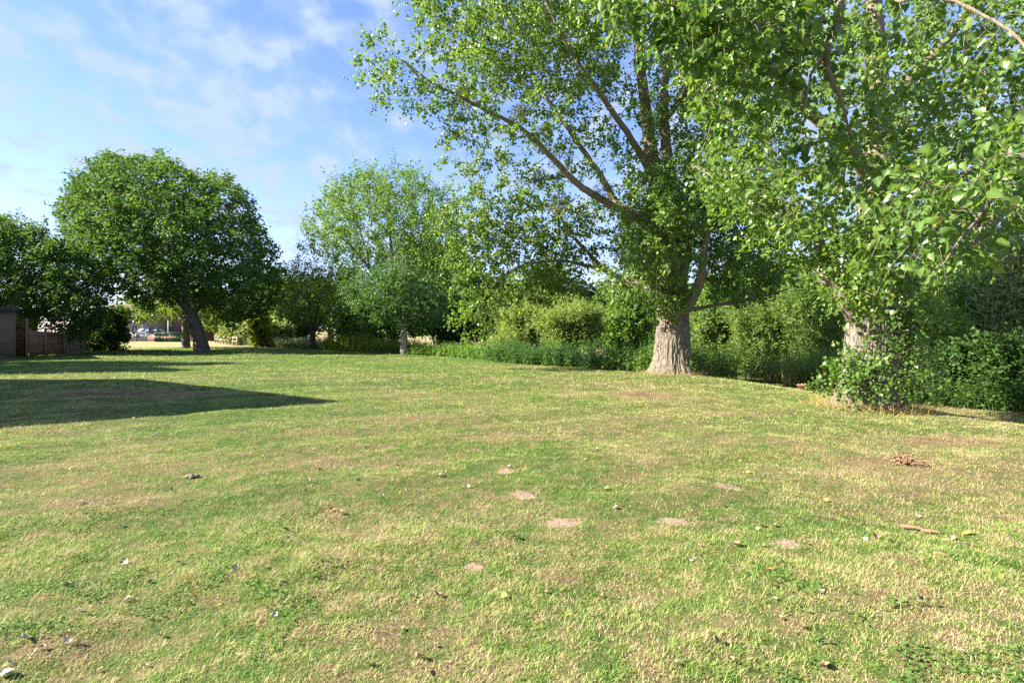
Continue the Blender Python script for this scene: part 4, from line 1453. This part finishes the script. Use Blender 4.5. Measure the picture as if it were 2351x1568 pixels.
def gable_house(name, label, corner, w, dlen, he, hr, mat, ridge='x', windows=(), arches=(), door=None):
    """corner = min x, min y; ridge along x or y"""
    x0, y0 = corner
    zb = float(gz(x0 + w / 2, y0 + dlen / 2)) - .1
    root = empty(name, (x0 + w / 2, y0 + dlen / 2, zb))
    tag(root, label, 'house')
    hw, hd = w / 2, dlen / 2
    mb = MB()
    if ridge == 'x':
        V = [(-hw, -hd, 0), (hw, -hd, 0), (hw, hd, 0), (-hw, hd, 0), (-hw, -hd, he), (hw, -hd, he), (hw, hd, he), (-hw, hd, he), (-hw, 0, hr - .12), (hw, 0, hr - .12)]
        F = [(0, 1, 5, 4), (1, 2, 6, 9, 5), (2, 3, 7, 6), (3, 0, 4, 8, 7), (3, 2, 1, 0)]
    else:
        V = [(-hw, -hd, 0), (hw, -hd, 0), (hw, hd, 0), (-hw, hd, 0), (-hw, -hd, he), (hw, -hd, he), (hw, hd, he), (-hw, hd, he), (0, -hd, hr - .12), (0, hd, hr - .12)]
        F = [(0, 1, 5, 8, 4), (1, 2, 6, 5), (2, 3, 7, 9, 6), (3, 0, 4, 7), (3, 2, 1, 0)]
    mb.add(V, F)
    mb.build('wall', mat, root)
    rf = MB()
    ov = .3
    t = .14
    if ridge == 'x':
        sl = (hr - he) / hd
        for s in (-1, 1):
            e = (hd + ov) * s
            ze = he - ov * sl
            Vv = [(-hw - ov, e, ze), (hw + ov, e, ze), (hw + ov, 0, hr), (-hw - ov, 0, hr)]
            Vv += [(a, b, c + t) for a, b, c in Vv]
            rf.add(Vv, [(0, 1, 2, 3), (7, 6, 5, 4), (0, 4, 5, 1), (1, 5, 6, 2), (3, 2, 6, 7), (0, 3, 7, 4)])
    else:
        sl = (hr - he) / hw
        for s in (-1, 1):
            e = (hw + ov) * s
            ze = he - ov * sl
            Vv = [(e, -hd - ov, ze), (e, hd + ov, ze), (0, hd + ov, hr), (0, -hd - ov, hr)]
            Vv += [(a, b, c + t) for a, b, c in Vv]
            rf.add(Vv, [(0, 1, 2, 3), (7, 6, 5, 4), (0, 4, 5, 1), (1, 5, 6, 2), (3, 2, 6, 7), (0, 3, 7, 4)])
    rf.build('roof', TILE, root)
    for (wx, wz, ww, wh) in windows:       # on the face towards the lawn (-y)
        f = MB()
        fr = .07
        f.box((wx, -hd - .02, wz + wh / 2 - fr / 2), (ww, .08, fr))
        f.box((wx, -hd - .02, wz - wh / 2 + fr / 2), (ww, .08, fr))
        for s in (-1, 1):
            f.box((wx + s * (ww / 2 - fr / 2), -hd - .02, wz), (fr, .078, wh - 2 * fr))
        f.box((wx, -hd - .02, wz), (fr * .8, .07, wh - 2 * fr))
        fo = f.build('window', WHITE, root)
        p = MB()
        p.box((wx, -hd - .004, wz), (ww - fr, .03, wh - fr))
        p.build('pane', GLASS, fo)
    for (wx, wz, ww, wh) in arches:
        p = MB()
        n = 12
        V = [(wx - ww / 2, 0, wz - wh / 2), (wx + ww / 2, 0, wz - wh / 2)]
        for k in range(n + 1):
            a = PI * k / n
            V.append((wx + ww / 2 * math.cos(a), 0, wz + wh / 2 - ww / 2 + ww / 2 * math.sin(a)))
        m = len(V)
        VV = [(a, -hd - .05, c) for a, b, c in V] + [(a, -hd + .02, c) for a, b, c in V]
        F = [tuple(range(m))[::-1]] + [(i, (i + 1) % m, m + (i + 1) % m, m + i) for i in range(m)]
        p.add(VV, F)
        p.build('arched_window', GLASS, root)
    return root


# the house outside the view on the left: its gable throws the pointed shadow
gable_house('brick_house', 'brick house outside the view whose gable shadow points across the lawn', (-32.5, 5.3), 13.0, 12.0, 5.0, 10.0, BRICK, 'x', windows=[(-2, 1.5, 1.4, 1.2), (2, 3.8, 1.4, 1.1)])

# flat roofed brick outbuilding
gx, gy = -26.9, 30.8
root = empty('brick_outbuilding', (gx - 3 * math.cos(.75) - 3 * math.sin(.75), gy - 3 * math.sin(.75) + 3 * math.cos(.75), 0), .75)
tag(root, 'flat roofed brick outbuilding at the left edge beside the wooden fence', 'outbuilding')
mb = MB()
mb.box((0, 0, 1.24), (6, 6, 2.68))
mb.build('wall', BRICK, root)
mb = MB()
mb.box((0, 0, 2.70), (6.3, 6.3, .22))
mb.build('roof', FELT, root)


def board_fence(label, a, b, h0, h1, mat, nb, posts, rails=True, name='wooden_fence', bw=.9, weave=False):
    a = np.array(a[:2], float)
    b = np.array(b[:2], float)
    ln = np.linalg.norm(b - a)
    rz = math.atan2(b[1] - a[1], b[0] - a[0])
    root = empty(name, (a[0], a[1], float(gz(a[0], a[1]))), rz)
    tag(root, label, 'fence', 'wooden fence sections on the left')
    mb = MB()
    rs = np.random.RandomState(nb)
    for k in range(nb):
        u = (k + .5) / nb
        h = h0 + (h1 - h0) * u + rs.uniform(-.015, .015)
        mb.box((u * ln, rs.uniform(-.006, .006), h / 2 + .04), (ln / nb * bw, .022, h - .04))
    mb.build('boards', mat, root)
    rl = MB()
    for f in ((.18, .5, .85) if not weave else (.1, .26, .42, .58, .74, .9)):
        rl.box((ln / 2, -.036, (h0 + h1) / 2 * f + .04), (ln, .04, .05))
    rl.build('rails', mat, root)
    for u in posts:
        p = MB()
        h = h0 + (h1 - h0) * u
        p.box((u * ln, -.09, h / 2 + .1), (.12, .12, h + .3))
        p.build('post', mat, root)
    return root


F0, F1, F2, F3 = P(34, 819, 33.6), P(64, 819, 33.5), P(144, 814, 36.6), P(200, 808, 41.2)
board_fence('tall plain wooden fence panel next to the brick outbuilding', F0, F1, 2.0, 2.0, WOOD, 6, (1.0,), bw=.99)
board_fence('brown vertical board fence in the middle, between two tall posts', F1 + np.array([.06, .02, 0]), F2, 1.56, 1.32, WOOD, 24, (.42, 1.0))
board_fence('greyer fence section with pale rails at the far end by the shrubs', F2 + np.array([.06, .04, 0]), F3, 1.45, 1.25, WOOD_PALE, 12, (.35, .68, 1.0), bw=.96, weave=True)

# far houses
hx = (296 - CX) / FPX * 84
gable_house('brick_bungalow', 'pale brick house far beyond the lawn behind the mesh fence', (hx - 5, 84), 7.4, 8, 3.0, 5.6, BRICK_PALE, 'x', windows=[(2.2, 2.05, .9, .8), (1.9, .9, 1.1, .7)])
hx2 = (333 - CX) / FPX * 90
gable_house('brick_house', 'red brick house with arched windows far behind the big sycamore trunk', (hx2, 90), 9.5, 8, 4.6, 7.6, BRICK_RED, 'x', windows=[(-2.6, 3.2, 1.0, 1.1)], arches=[(1.6, 1.7, 1.6, 1.9), (3.9, 1.5, 1.2, 1.6), (-1.2, 1.4, 1.1, 1.5)])

# garden boundary: mesh fence in front of the house
fa, fb = P(290, 785, 77), P(360, 785, 77)
root = empty('mesh_fence', (fa[0], 77, 0))
tag(root, 'low grey mesh fence in front of the pale brick house', 'fence')
ln = fb[0] - fa[0]
mb = MB()
for k in range(40):
    mb.box((ln * k / 39, 0, .5), (.03, .03, .95))
for k in range(6):
    mb.box((ln / 2, .03, .1 + k * .17), (ln, .03, .03))
mb.build('mesh_panel', STEEL, root)
for k in range(4):
    p = MB()
    p.box((ln * k / 3, -.06, .55), (.09, .09, 1.1))
    p.build('post', STEEL, root)
# low garden wall right of it
ga, gb = P(340, 785, 79), P(455, 785, 79)
mb = MB()
mb.box(((ga[0] + gb[0]) / 2, 79, .45), (gb[0] - ga[0], .22, .9))
mb.box(((ga[0] + gb[0]) / 2, 79, .93), (gb[0] - ga[0] + .05, .30, .07))
tag(mb.build('garden_wall', BRICK_RED), 'low brick garden wall behind the clipped hedge', 'wall')


# clipped hedge
def clipped_hedge(label, px0, px1, ytop, depth, n, mat, seed):
    rs = np.random.RandomState(seed)
    x0, x1 = (px0 - CX) / FPX * depth, (px1 - CX) / FPX * depth
    h = EYE - (ytop - HY) / FPX * depth
    root = empty('clipped_hedge', ((x0 + x1) / 2, depth, 0))
    tag(root, label, 'hedge')
    q = nrm(np.sign(rs.normal(size=(n, 3))) * np.abs(rand_dirs(n, rs)) ** .45)
    q = q / np.max(np.abs(q), axis=1, keepdims=True) ** .8
    pos = q * np.array([(x1 - x0) / 2, .7, h / 2]) * (.86 + .14 * rs.rand(n))[:, None] + np.array([0, 0, h / 2])
    pos[:, 2] += .06 * np.sin(pos[:, 0] * 2.3)
    link('foliage', leaf_mesh('foliage', pos, q + rand_dirs(n, rs) * .6, rand_dirs(n, rs), .13 * (.6 + .7 * rs.rand(n)), 'oval', None, rs), LM[mat], root)
    mb = MB()
    for k in range(6):
        xx = (x1 - x0) * (k / 5 - .5) * .85
        mb.tube([(xx, 0, -.1), (xx + .05, .02, h * .7)], [.05, .02], 5)
    mb.build('stem', BARK_DARK, root)


clipped_hedge('low clipped dark green hedge beside the mesh fence', 357, 418, 763, 75, 7000, 'hedge', 5)


# parked car behind the fence
def parked_car(label, cx, cy, rz, z0=0):
    root = empty('parked_car', (cx, cy, z0), rz)
    tag(root, label, 'car')
    prof = [(-2.1, .35), (-2.12, .75), (-2.0, .98), (-1.75, 1.45), (-1.2, 1.62), (.1, 1.62), (.75, 1.35), (1.15, 1.05), (1.95, .9), (2.1, .7), (2.1, .35)]
    low = [(-2.1, .35), (-2.12, .75), (-2.0, .98), (-1.0, 1.0), (0, 1.0), (1.15, 1.02), (1.95, .9), (2.1, .7), (2.1, .35)]

    def ext(pf, w, w2=None, z=None):
        n = len(pf)
        V = []
        for s in (-1, 1):
            for (a, b) in pf:
                k = w if (w2 is None or b < 1.02) else w2
                V.append((a, s * k, b))
        F = [tuple(range(n)), tuple(range(n, 2 * n))[::-1]] + [(i, n + i, n + (i + 1) % n, (i + 1) % n) for i in range(n)]
        return V, F
    mb = MB()
    V, F = ext(prof, .88, .70)
    mb.add(V, F)
    body = mb.build('body', CARP, root)
    for s in (-1, 1):
        for pf in ([(-1.55, 1.08), (-1.45, 1.42), (-1.1, 1.54), (-.45, 1.54), (-.45, 1.08)], [(-.38, 1.08), (-.38, 1.54), (.1, 1.54), (.62, 1.31), (.85, 1.1)]):
            w = MB()
            n = len(pf)
            yy = lambda b: s * (.885 - .18 * min(1, max(0, (b - 1.02) / .3)) + .012)
            V = [(a, yy(b), b) for a, b in pf] + [(a, yy(b) - s * .03, b) for a, b in pf]
            F = [tuple(range(n)), tuple(range(n, 2 * n))[::-1]] + [(i, (i + 1) % n, n + (i + 1) % n, n + i) for i in range(n)]
            w.add(V, F)
            w.build('side_window', GLASS, root)
        for wx in (-1.3, 1.3):
            t = MB()
            t.tube([(wx, s * .68, .33), (wx, s * .9, .33)], [.33, .33], 18)
            tw = t.build('wheel', TYRE, root)
            t = MB()
            t.tube([(wx, s * .895, .33), (wx, s * .915, .33)], [.2, .18], 14)
            t.build('rim', STEEL, tw)
    return root


cp = P(356, 785, 81)
parked_car('dark parked car behind the low fence in front of the red brick house', cp[0], 81, PI * .0, .35)
cp = P(304, 785, 80.5)
# drive the car stands on
mb = MB()
mb.box((P(330, 785, 82)[0], 82.2, .14), (16, 4.6, .42))
tag(mb.build('driveway', simple_mat('tarmac', (.09, .09, .095), (.06, .06, .065), 20, .95)), 'raised tarmac drive behind the low fence', 'drive', kind='structure')

# white post beside the red house
mb = MB()
pp = P(386, 757, 80)
mb.tube([(pp[0], 80.0, 0), (pp[0], 80.0, 2.85)], [.06, .05], 10)
mb.tube([(pp[0], 80.0, 2.85), (pp[0], 80.0, 2.93)], [.085, .07], 10)
tag(mb.build('white_post', WHITE), 'thin white post standing behind the clipped hedge', 'post')

# low rail fence running back to the houses
ra, rb_ = P(494, 785, 72), P(545, 790, 56)
root = empty('rail_fence', (ra[0], ra[1], float(gz(ra[0], ra[1]))))
tag(root, 'low grey post and rail fence at the edge of the far lawn', 'fence')
dv = np.array([rb_[0] - ra[0], rb_[1] - ra[1], 0])
ln = np.linalg.norm(dv)
rz = math.atan2(dv[1], dv[0])
for k in range(8):
    p = MB()
    q = dv * k / 7
    p.box((q[0], q[1], .45 + gz(ra[0] + q[0], ra[1] + q[1])), (.14, .14, 1.0), rz)
    p.build('post', WOOD_PALE, root)
for z in (.42, .78):
    p = MB()
    z2 = float(gz(rb_[0], rb_[1]))
    p.tube([(0, 0, z), tuple(dv / 2 + np.array([0, 0, z + z2 / 2])), tuple(dv + np.array([0, 0, z + z2]))], [.06, .06, .06], 6)
    p.build('rail', WOOD_PALE, root)

# pale stake by the shrub
sp = G(274, 804)
mb = MB()
mb.tube([sp - np.array([0, 0, .1]), sp + np.array([.01, 0, .6]), sp + np.array([.03, 0, 1.25])], [.05, .045, .04], 8)
tag(mb.build('wooden_stake', BARK_PALE), 'pale wooden stake standing beside the dark green shrub', 'stake')


# ================================================================== LITTER ON THE LAWN
def litter_leaf_mesh(seed, curl):
    rs = np.random.RandomState(seed)
    nu, nv = 7, 5
    V = []
    for i in range(nu):
        t = i / (nu - 1)
        w = .46 * math.sin(PI * min(1, t * .93 + .06)) ** .7 * (1.15 - .5 * t)
        for j in range(nv):
            s = j / (nv - 1) * 2 - 1
            x = s * w
            z = curl * (s * s * .25) + curl * .5 * (t - .5) ** 2 + .02 * rs.normal()
            V.append((x, t - .5, z + .06))
    F = []
    for i in range(nu - 1):
        for j in range(nv - 1):
            a = i * nv + j
            F.append((a, a + 1, a + nv + 1, a + nv))
    mb = MB()
    mb.add(V, F)
    mb.tube([(0, -.5, .06), (.04, -.75, .05), (.05, -.95, .06)], [.016, .013, .012], 4)
    return mb.mesh('fallen_leaf', True)


def litter_mat(name, c):
    return simple_mat(name, c, tuple(v * .7 for v in c), 30, .7)


LIT = {'white': (.40, .35, .26), 'pale': (.36, .29, .19), 'tan': (.36, .23, .14), 'orange': (.48, .17, .05), 'yellow': (.72, .50, .04), 'brown': (.20, .11, .065), 'lime': (.42, .45, .06), 'grey': (.36, .36, .35)}
LITM = {}
for i, (k, c) in enumerate(LIT.items()):
    m = litter_mat('fallen leaf ' + k, c)
    LITM[k] = []
    for s in range(2):
        me = litter_leaf_mesh(i * 7 + s, (.5, 1.0)[s])
        me.materials.append(m)
        LITM[k].append(me)
named = [
    (762, 1173, 'orange', 1.1, 'curled orange leaf lying beside a pale flake on the lawn'), (782, 1181, 'white', 1.0, 'pale flake lying beside the curled orange leaf'),
    (656, 1220, 'brown', 1.2, 'reddish brown leaf standing on its edge in the grass'), (822, 1104, 'pale', 1.0, 'cream leaf on edge midway across the lawn'),
    (733, 1081, 'orange', .9, 'small orange leaf up the lawn from the grey clod'), (707, 1107, 'white', .9, 'white leaf just left of the cream leaf'),
    (915, 1073, 'orange', 1.0, 'rusty orange leaf in a scuffed patch'), (1010, 1094, 'white', 1.1, 'white leaf below the rusty orange leaf'),
    (1025, 1088, 'pale', .9, 'cream leaf touching the white leaf below the rusty one'), (1075, 1120, 'white', .9, 'white leaf left of the bare earth patches'),
    (903, 1217, 'tan', 1.1, 'tan leaf in the greenest tuft near the middle'), (1180, 1237, 'tan', 1.1, 'tan leaf in front of the largest bare earth patch'),
    (1005, 1372, 'tan', 1.0, 'flat tan leaf low in the middle of the lawn'), (960, 1516, 'tan', 1.0, 'tan leaf at the bottom edge near the middle'),
    (536, 1308, 'grey', .9, 'grey leaf alone on the left half of the lawn'), (287, 1296, 'pale', 1.1, 'yellowish cream leaf on the left of the lawn'),
    (149, 1350, 'white', 1.1, 'white pointed leaf low on the left'), (295, 1381, 'white', .9, 'round white leaf right of the white pointed leaf'),
    (185, 1155, 'white', 1.0, 'white leaf up the lawn on the left'), (192, 1413, 'pale', 1.0, 'cream shrivelled leaf below the white pointed leaf'),
    (55, 1470, 'grey', 1.2, 'grey leaf standing up at the lower left'), (157, 1477, 'white', .8, 'small white leaf at the lower left'),
    (14, 1553, 'white', 1.3, 'large white leaf in the bottom left corner'), (1640, 1475, 'tan', 1.2, 'pinkish tan upright leaf low on the right half'),
    (1893, 1533, 'tan', 1.2, 'pinkish tan flat leaf at the bottom on the right'), (2206, 1503, 'white', .9, 'white leaf in the bottom right part'),
    (1895, 1152, 'yellow', 1.0, 'bright yellow leaf right of the middle'), (2222, 1229, 'yellow', 1.2, 'bright yellow leaf beside the bark strips'),
    (1748, 1210, 'lime', 1.1, 'lime yellow leaf above a bare earth patch'), (1660, 1164, 'tan', 1.1, 'tan leaf on edge below a bare earth patch'),
    (1692, 1254, 'tan', 1.2, 'lobed tan leaf left of the lowest right bare patch'), (1765, 1312, 'orange', 1.0, 'orange leaf among dark green weeds'),
    (1795, 1294, 'white', 1.1, 'white leaf above the dark green weeds'), (1580, 1290, 'white', 1.0, 'bluish white leaf left of the orange leaf among weeds'),
    (2048, 1248, 'tan', 1.2, 'folded tan leaf below the bark strips'), (2010, 1237, 'brown', 1.1, 'dark brown leaf left of the folded tan leaf'),
    (1414, 1168, 'pale', 1.0, 'cream leaf between the bare earth patches'), (1392, 1125, 'tan', 1.2, 'orange tan leaf above the largest bare earth patch'),
    (1487, 1037, 'yellow', .9, 'small yellow leaf far up the middle of the lawn'), (1370, 1033, 'white', .9, 'white leaf left of the small far yellow leaf'),
    (1715, 1087, 'lime', 1.0, 'lime yellow leaf above the right bare earth patch'), (1700, 1062, 'lime', .9, 'lime yellow leaf farthest up the right side'),
    (15, 993, 'white', 1.2, 'white leaf at the left edge by the pointed shadow'), (172, 965, 'white', 1.1, 'white leaf at the lower edge of the pointed shadow'),
    (314, 958, 'white', 1.1, 'white leaf with a red one beside it in the pointed shadow'), (306, 961, 'orange', 1.0, 'red leaf at the lower edge of the pointed shadow'),
    (650, 907, 'brown', 1.4, 'dark leaf on the upper edge of the pointed shadow'), (1155, 1372, 'lime', .9, 'broad green leaf low in the middle'),
    (2190, 1240, 'tan', .9, 'pinkish leaf just right of the bark strips'), (2215, 1252, 'tan', .9, 'tan leaf below the yellow one by the bark strips'),
]
rsL = np.random.RandomState(3)


def put_leaf(px, py, colour, s, label, group='fallen leaves on the lawn', size=None):
    c = G(px, py)
    me = LITM[colour][rsL.randint(2)]
    o = bpy.data.objects.new('fallen_leaf', me)
    COL.objects.link(o)
    sc_ = (size or .052) * s
    o.scale = (sc_, sc_, sc_)
    o.location = (c[0], c[1], c[2] + .014)
    o.rotation_euler = (rsL.normal() * .35 + (.9 if 'edge' in label or 'standing' in label or 'upright' in label else 0), rsL.normal() * .3, rsL.rand() * 6.28)
    tag(o, label, 'leaf', group)


for (px, py, c, s, lab) in named:
    put_leaf(px, py, c, s, lab)
# unremarkable small ones
cnt = 0
while cnt < 120:
    py = 870 + (1568 - 870) * rsL.rand() ** 1.5
    px = rsL.rand() * 2351
    if px > 1350 and py < 960:
        continue
    c = rsL.choice(['white', 'pale', 'tan', 'brown', 'grey'], p=[.12, .33, .28, .17, .10])
    zone = 'nearest part of the lawn' if py > 1250 else ('middle of the lawn' if py > 1010 else 'far part of the lawn')
    side = 'on the left half' if px < 1175 else 'on the right half'
    cn = {'white': 'whitish', 'pale': 'cream', 'tan': 'tan', 'brown': 'dark brown', 'grey': 'grey'}[c]
    put_leaf(px, py, c, rsL.uniform(.4, .75), f'small {cn} leaf scrap in the {zone}, {side}', 'small leaf scraps on the lawn')
    cnt += 1

# bark strips and a bunch of dry twigs
BKS = simple_mat('fallen bark', (.36, .20, .11), (.22, .12, .07), 14, .85, sc3=(1, 6, 1))
for (px, py, l, w, rz, lab) in [(2092, 1217, .15, .035, -.5, 'long tan bark strip, the upper of two lying end to end'), (2135, 1226, .13, .04, -.3, 'long tan bark strip, the lower of two lying end to end'),
                                (2160, 1280, .09, .02, -.6, 'thin bark strip right of the folded tan leaf')]:
    c = G(px, py)
    mb = MB()
    V = []
    n = 9
    for i in range(n):
        t = i / (n - 1) - .5
        ww = w * (1 - 1.2 * t * t) * (.9 + .2 * rsL.rand())
        for j in range(4):
            s = j / 3 - .5
            V.append((t * l, s * ww, .018 + .05 * l * math.cos(t * 3) - .25 * ww * (s * s * 4)))
    V += [(a, b, z - .006) for a, b, z in V]
    F = []
    for i in range(n - 1):
        for j in range(3):
            a = i * 4 + j
            F.append((a, a + 4, a + 5, a + 1))
            b = a + n * 4
            F.append((b, b + 1, b + 5, b + 4))
    mb.add(V, F)
    o = mb.build('bark_strip', BKS, None, True)
    o.location = (c[0], c[1], c[2] + .015)
    o.rotation_euler = (0, 0, rz)
    tag(o, lab, 'bark', 'bark strips on the lawn')
c = G(2065, 1067)
mb = MB()
for k in range(46):
    a = rsL.normal() * .5 + .3
    l = rsL.uniform(.10, .26)
    p = np.array([rsL.normal() * .07, rsL.normal() * .05, .02 + abs(rsL.normal()) * .035])
    e = p + np.array([math.cos(a) * l, math.sin(a) * l, rsL.normal() * .05])
    mb.tube([p, (p + e) / 2 + np.array([0, 0, .03]), e], [.006, .005, .003], 4)
o = mb.build('twig_bundle', simple_mat('dry brown twigs', (.30, .17, .10), (.2, .11, .06), 12, .9))
o.location = (c[0], c[1], c[2] + .01)
tag(o, 'bunch of dry brown twigs lying on the right of the lawn', 'twigs')
# grey clod
c = G(440, 1098)
mb = MB()
n = 12
for (ox, oy, r) in [(0, 0, .035), (.05, .02, .028), (-.04, .01, .026)]:
    V = []
    for i in range(7):
        ph = i / 6 * PI
        for j in range(n):
            th = j / n * 2 * PI
            rr = r * (1 + .25 * rsL.normal() * math.sin(ph))
            V.append((ox + rr * math.sin(ph) * math.cos(th) * 1.2, oy + rr * math.sin(ph) * math.sin(th), r * .6 + rr * .8 * math.cos(ph)))
    F = []
    for i in range(6):
        for j in range(n):
            F.append((i * n + j, (i + 1) * n + j, (i + 1) * n + (j + 1) % n, i * n + (j + 1) % n))
    mb.add(V, F)
o = mb.build('earth_clod', simple_mat('grey earth', (.22, .18, .14), (.13, .105, .08), 30, .95), None, True)
o.location = (c[0], c[1], c[2])
tag(o, 'crumbly grey earth clod lying on the left of the lawn', 'clod')

# broad leaved weeds
WEEDM = LM['hedge']
for i, (px, py, r, n, lab) in enumerate([(2050, 1388, .11, 26, 'dark broad leaved weed rosette, the largest low on the right'), (1780, 1335, .10, 24, 'dark weed rosette beside the orange leaf'),
                                         (1850, 1350, .11, 26, 'dark weed rosette midway between the orange leaf and the largest rosette'), (1960, 1420, .07, 16, 'small weed rosette below and left of the largest one'),
                                         (1155, 1378, .06, 12, 'small weed rosette low in the middle of the lawn'), (1870, 1475, .07, 16, 'small weed rosette at the bottom on the right'),
                                         (1830, 1400, .07, 14, 'small weed rosette below the midway one'), (1540, 1400, .06, 14, 'small weed rosette left of the other rosettes')]):
    c = G(px, py)
    rs = np.random.RandomState(200 + i)
    a = rs.rand(n) * 2 * PI
    q = np.stack([np.cos(a), np.sin(a), .35 + .4 * rs.rand(n)], 1)
    pos = q * (r * .35 * rs.rand(n))[:, None] * np.array([1, 1, .3]) + rs.normal(size=(n, 3)) * np.array([r * .7, r * .7, 0])
    pos[:, 2] = .012 + .02 * rs.rand(n)
    o = link('weed_plant', leaf_mesh('weed_plant', pos, np.stack([-np.cos(a) * .4, -np.sin(a) * .4, np.ones(n)], 1), q, r * .42 * (.6 + .6 * rs.rand(n)), 'oval', None, rs), LM['nettle'])
    o.location = c
    tag(o, lab, 'weed', 'broad leaved weeds in the lawn')

# ================================================================== LIGHT, SKY, CAMERA
sun_dir = Vector((1, .10, -.655)).normalized()
elev = math.asin(-sun_dir.z)
sl = bpy.data.lights.new('sun', 'SUN')
sl.energy = 5.0
sl.angle = math.radians(.5)
sl.color = (1.0, .93, .80)
so = bpy.data.objects.new('sun', sl)
so.rotation_euler = sun_dir.to_track_quat('-Z', 'Y').to_euler()
so.location = (-60, -6, 50)
COL.objects.link(so)

w = bpy.data.worlds.new('World')
sc.world = w
w.use_nodes = True
nt = w.node_tree
for n in list(nt.nodes):
    nt.nodes.remove(n)
out = N(nt, 'ShaderNodeOutputWorld')
bgn = N(nt, 'ShaderNodeBackground')
sky = N(nt, 'ShaderNodeTexSky')
sky.sky_type = 'NISHITA'
sky.sun_disc = False
sky.sun_elevation = elev
sky.sun_rotation = math.atan2(-sun_dir.x, -sun_dir.y)
sky.altitude = 50
sky.air_density = 1.0
sky.dust_density = .15
sky.ozone_density = 2.2
hs = N(nt, 'ShaderNodeHueSaturation')
hs.inputs['Saturation'].default_value = 1.12
hs.inputs['Value'].default_value = .51
L(nt, mixc(nt, 1.0, sky.outputs[0], (.96, .86, 1.05), 'MULTIPLY'), hs.inputs['Color'])
# thin high cloud: a layer seen in perspective
tc = N(nt, 'ShaderNodeTexCoord')
sp_ = N(nt, 'ShaderNodeSeparateXYZ')
L(nt, tc.outputs['Generated'], sp_.inputs[0])
zc = mth(nt, 'MAXIMUM', sp_.outputs[2], .0)
zc = mth(nt, 'ADD', zc, .32)
cb = N(nt, 'ShaderNodeCombineXYZ')
L(nt, mth(nt, 'DIVIDE', sp_.outputs[0], zc), cb.inputs[0])
L(nt, mth(nt, 'DIVIDE', sp_.outputs[1], zc), cb.inputs[1])
mp = N(nt, 'ShaderNodeMapping')
mp.inputs['Rotation'].default_value = (0, 0, .5)
mp.inputs['Scale'].default_value = (1.5, 1.3, 1)
mp.inputs['Location'].default_value = (3.3, 1.7, 0)
L(nt, cb.outputs[0], mp.inputs['Vector'])
n1 = noise(nt, mp.outputs[0], 6.2, 6, .55, .22)
n2 = noise(nt, mp.outputs[0], 1.1, 3, .5, .3)
cl = mth(nt, 'ADD', mth(nt, 'MULTIPLY', n1, .78), mth(nt, 'MULTIPLY', n2, .29))
cm = ramp(nt, cl, [(.45, (.08, .08, .08)), (.54, (.36, .36, .36)), (.64, (.95, .95, .95))])
hz = mth(nt, 'MULTIPLY', mth(nt, 'SUBTRACT', .34, sp_.outputs[2], None, True), 1.2)
cm2 = mth(nt, 'MAXIMUM', cm, hz, None, True)
L(nt, mixc(nt, cm2, hs.outputs[0], (1.02, 1.28, 1.64)), bgn.inputs['Color'])
bgn.inputs['Strength'].default_value = .15
L(nt, bgn.outputs[0], out.inputs[0])

cam = bpy.data.cameras.new('camera')
cam.lens = 36 * FPX / 2351
cam.sensor_width = 36
cam.shift_y = -(784 - HY) / 2351
cam.clip_end = 3000
cam.clip_start = .05
co = bpy.data.objects.new('camera', cam)
co.location = (0, 0, EYE)
co.rotation_euler = (PI / 2, 0, 0)
COL.objects.link(co)
sc.camera = co

sc.view_settings.view_transform = 'Standard'
sc.view_settings.look = 'None'
sc.view_settings.gamma = 1
sc.view_settings.exposure = 2.05
sc.cycles.max_bounces = 10
sc.cycles.diffuse_bounces = 7
sc.cycles.transmission_bounces = 8
sc.cycles.glossy_bounces = 2
sc.cycles.use_denoising = False
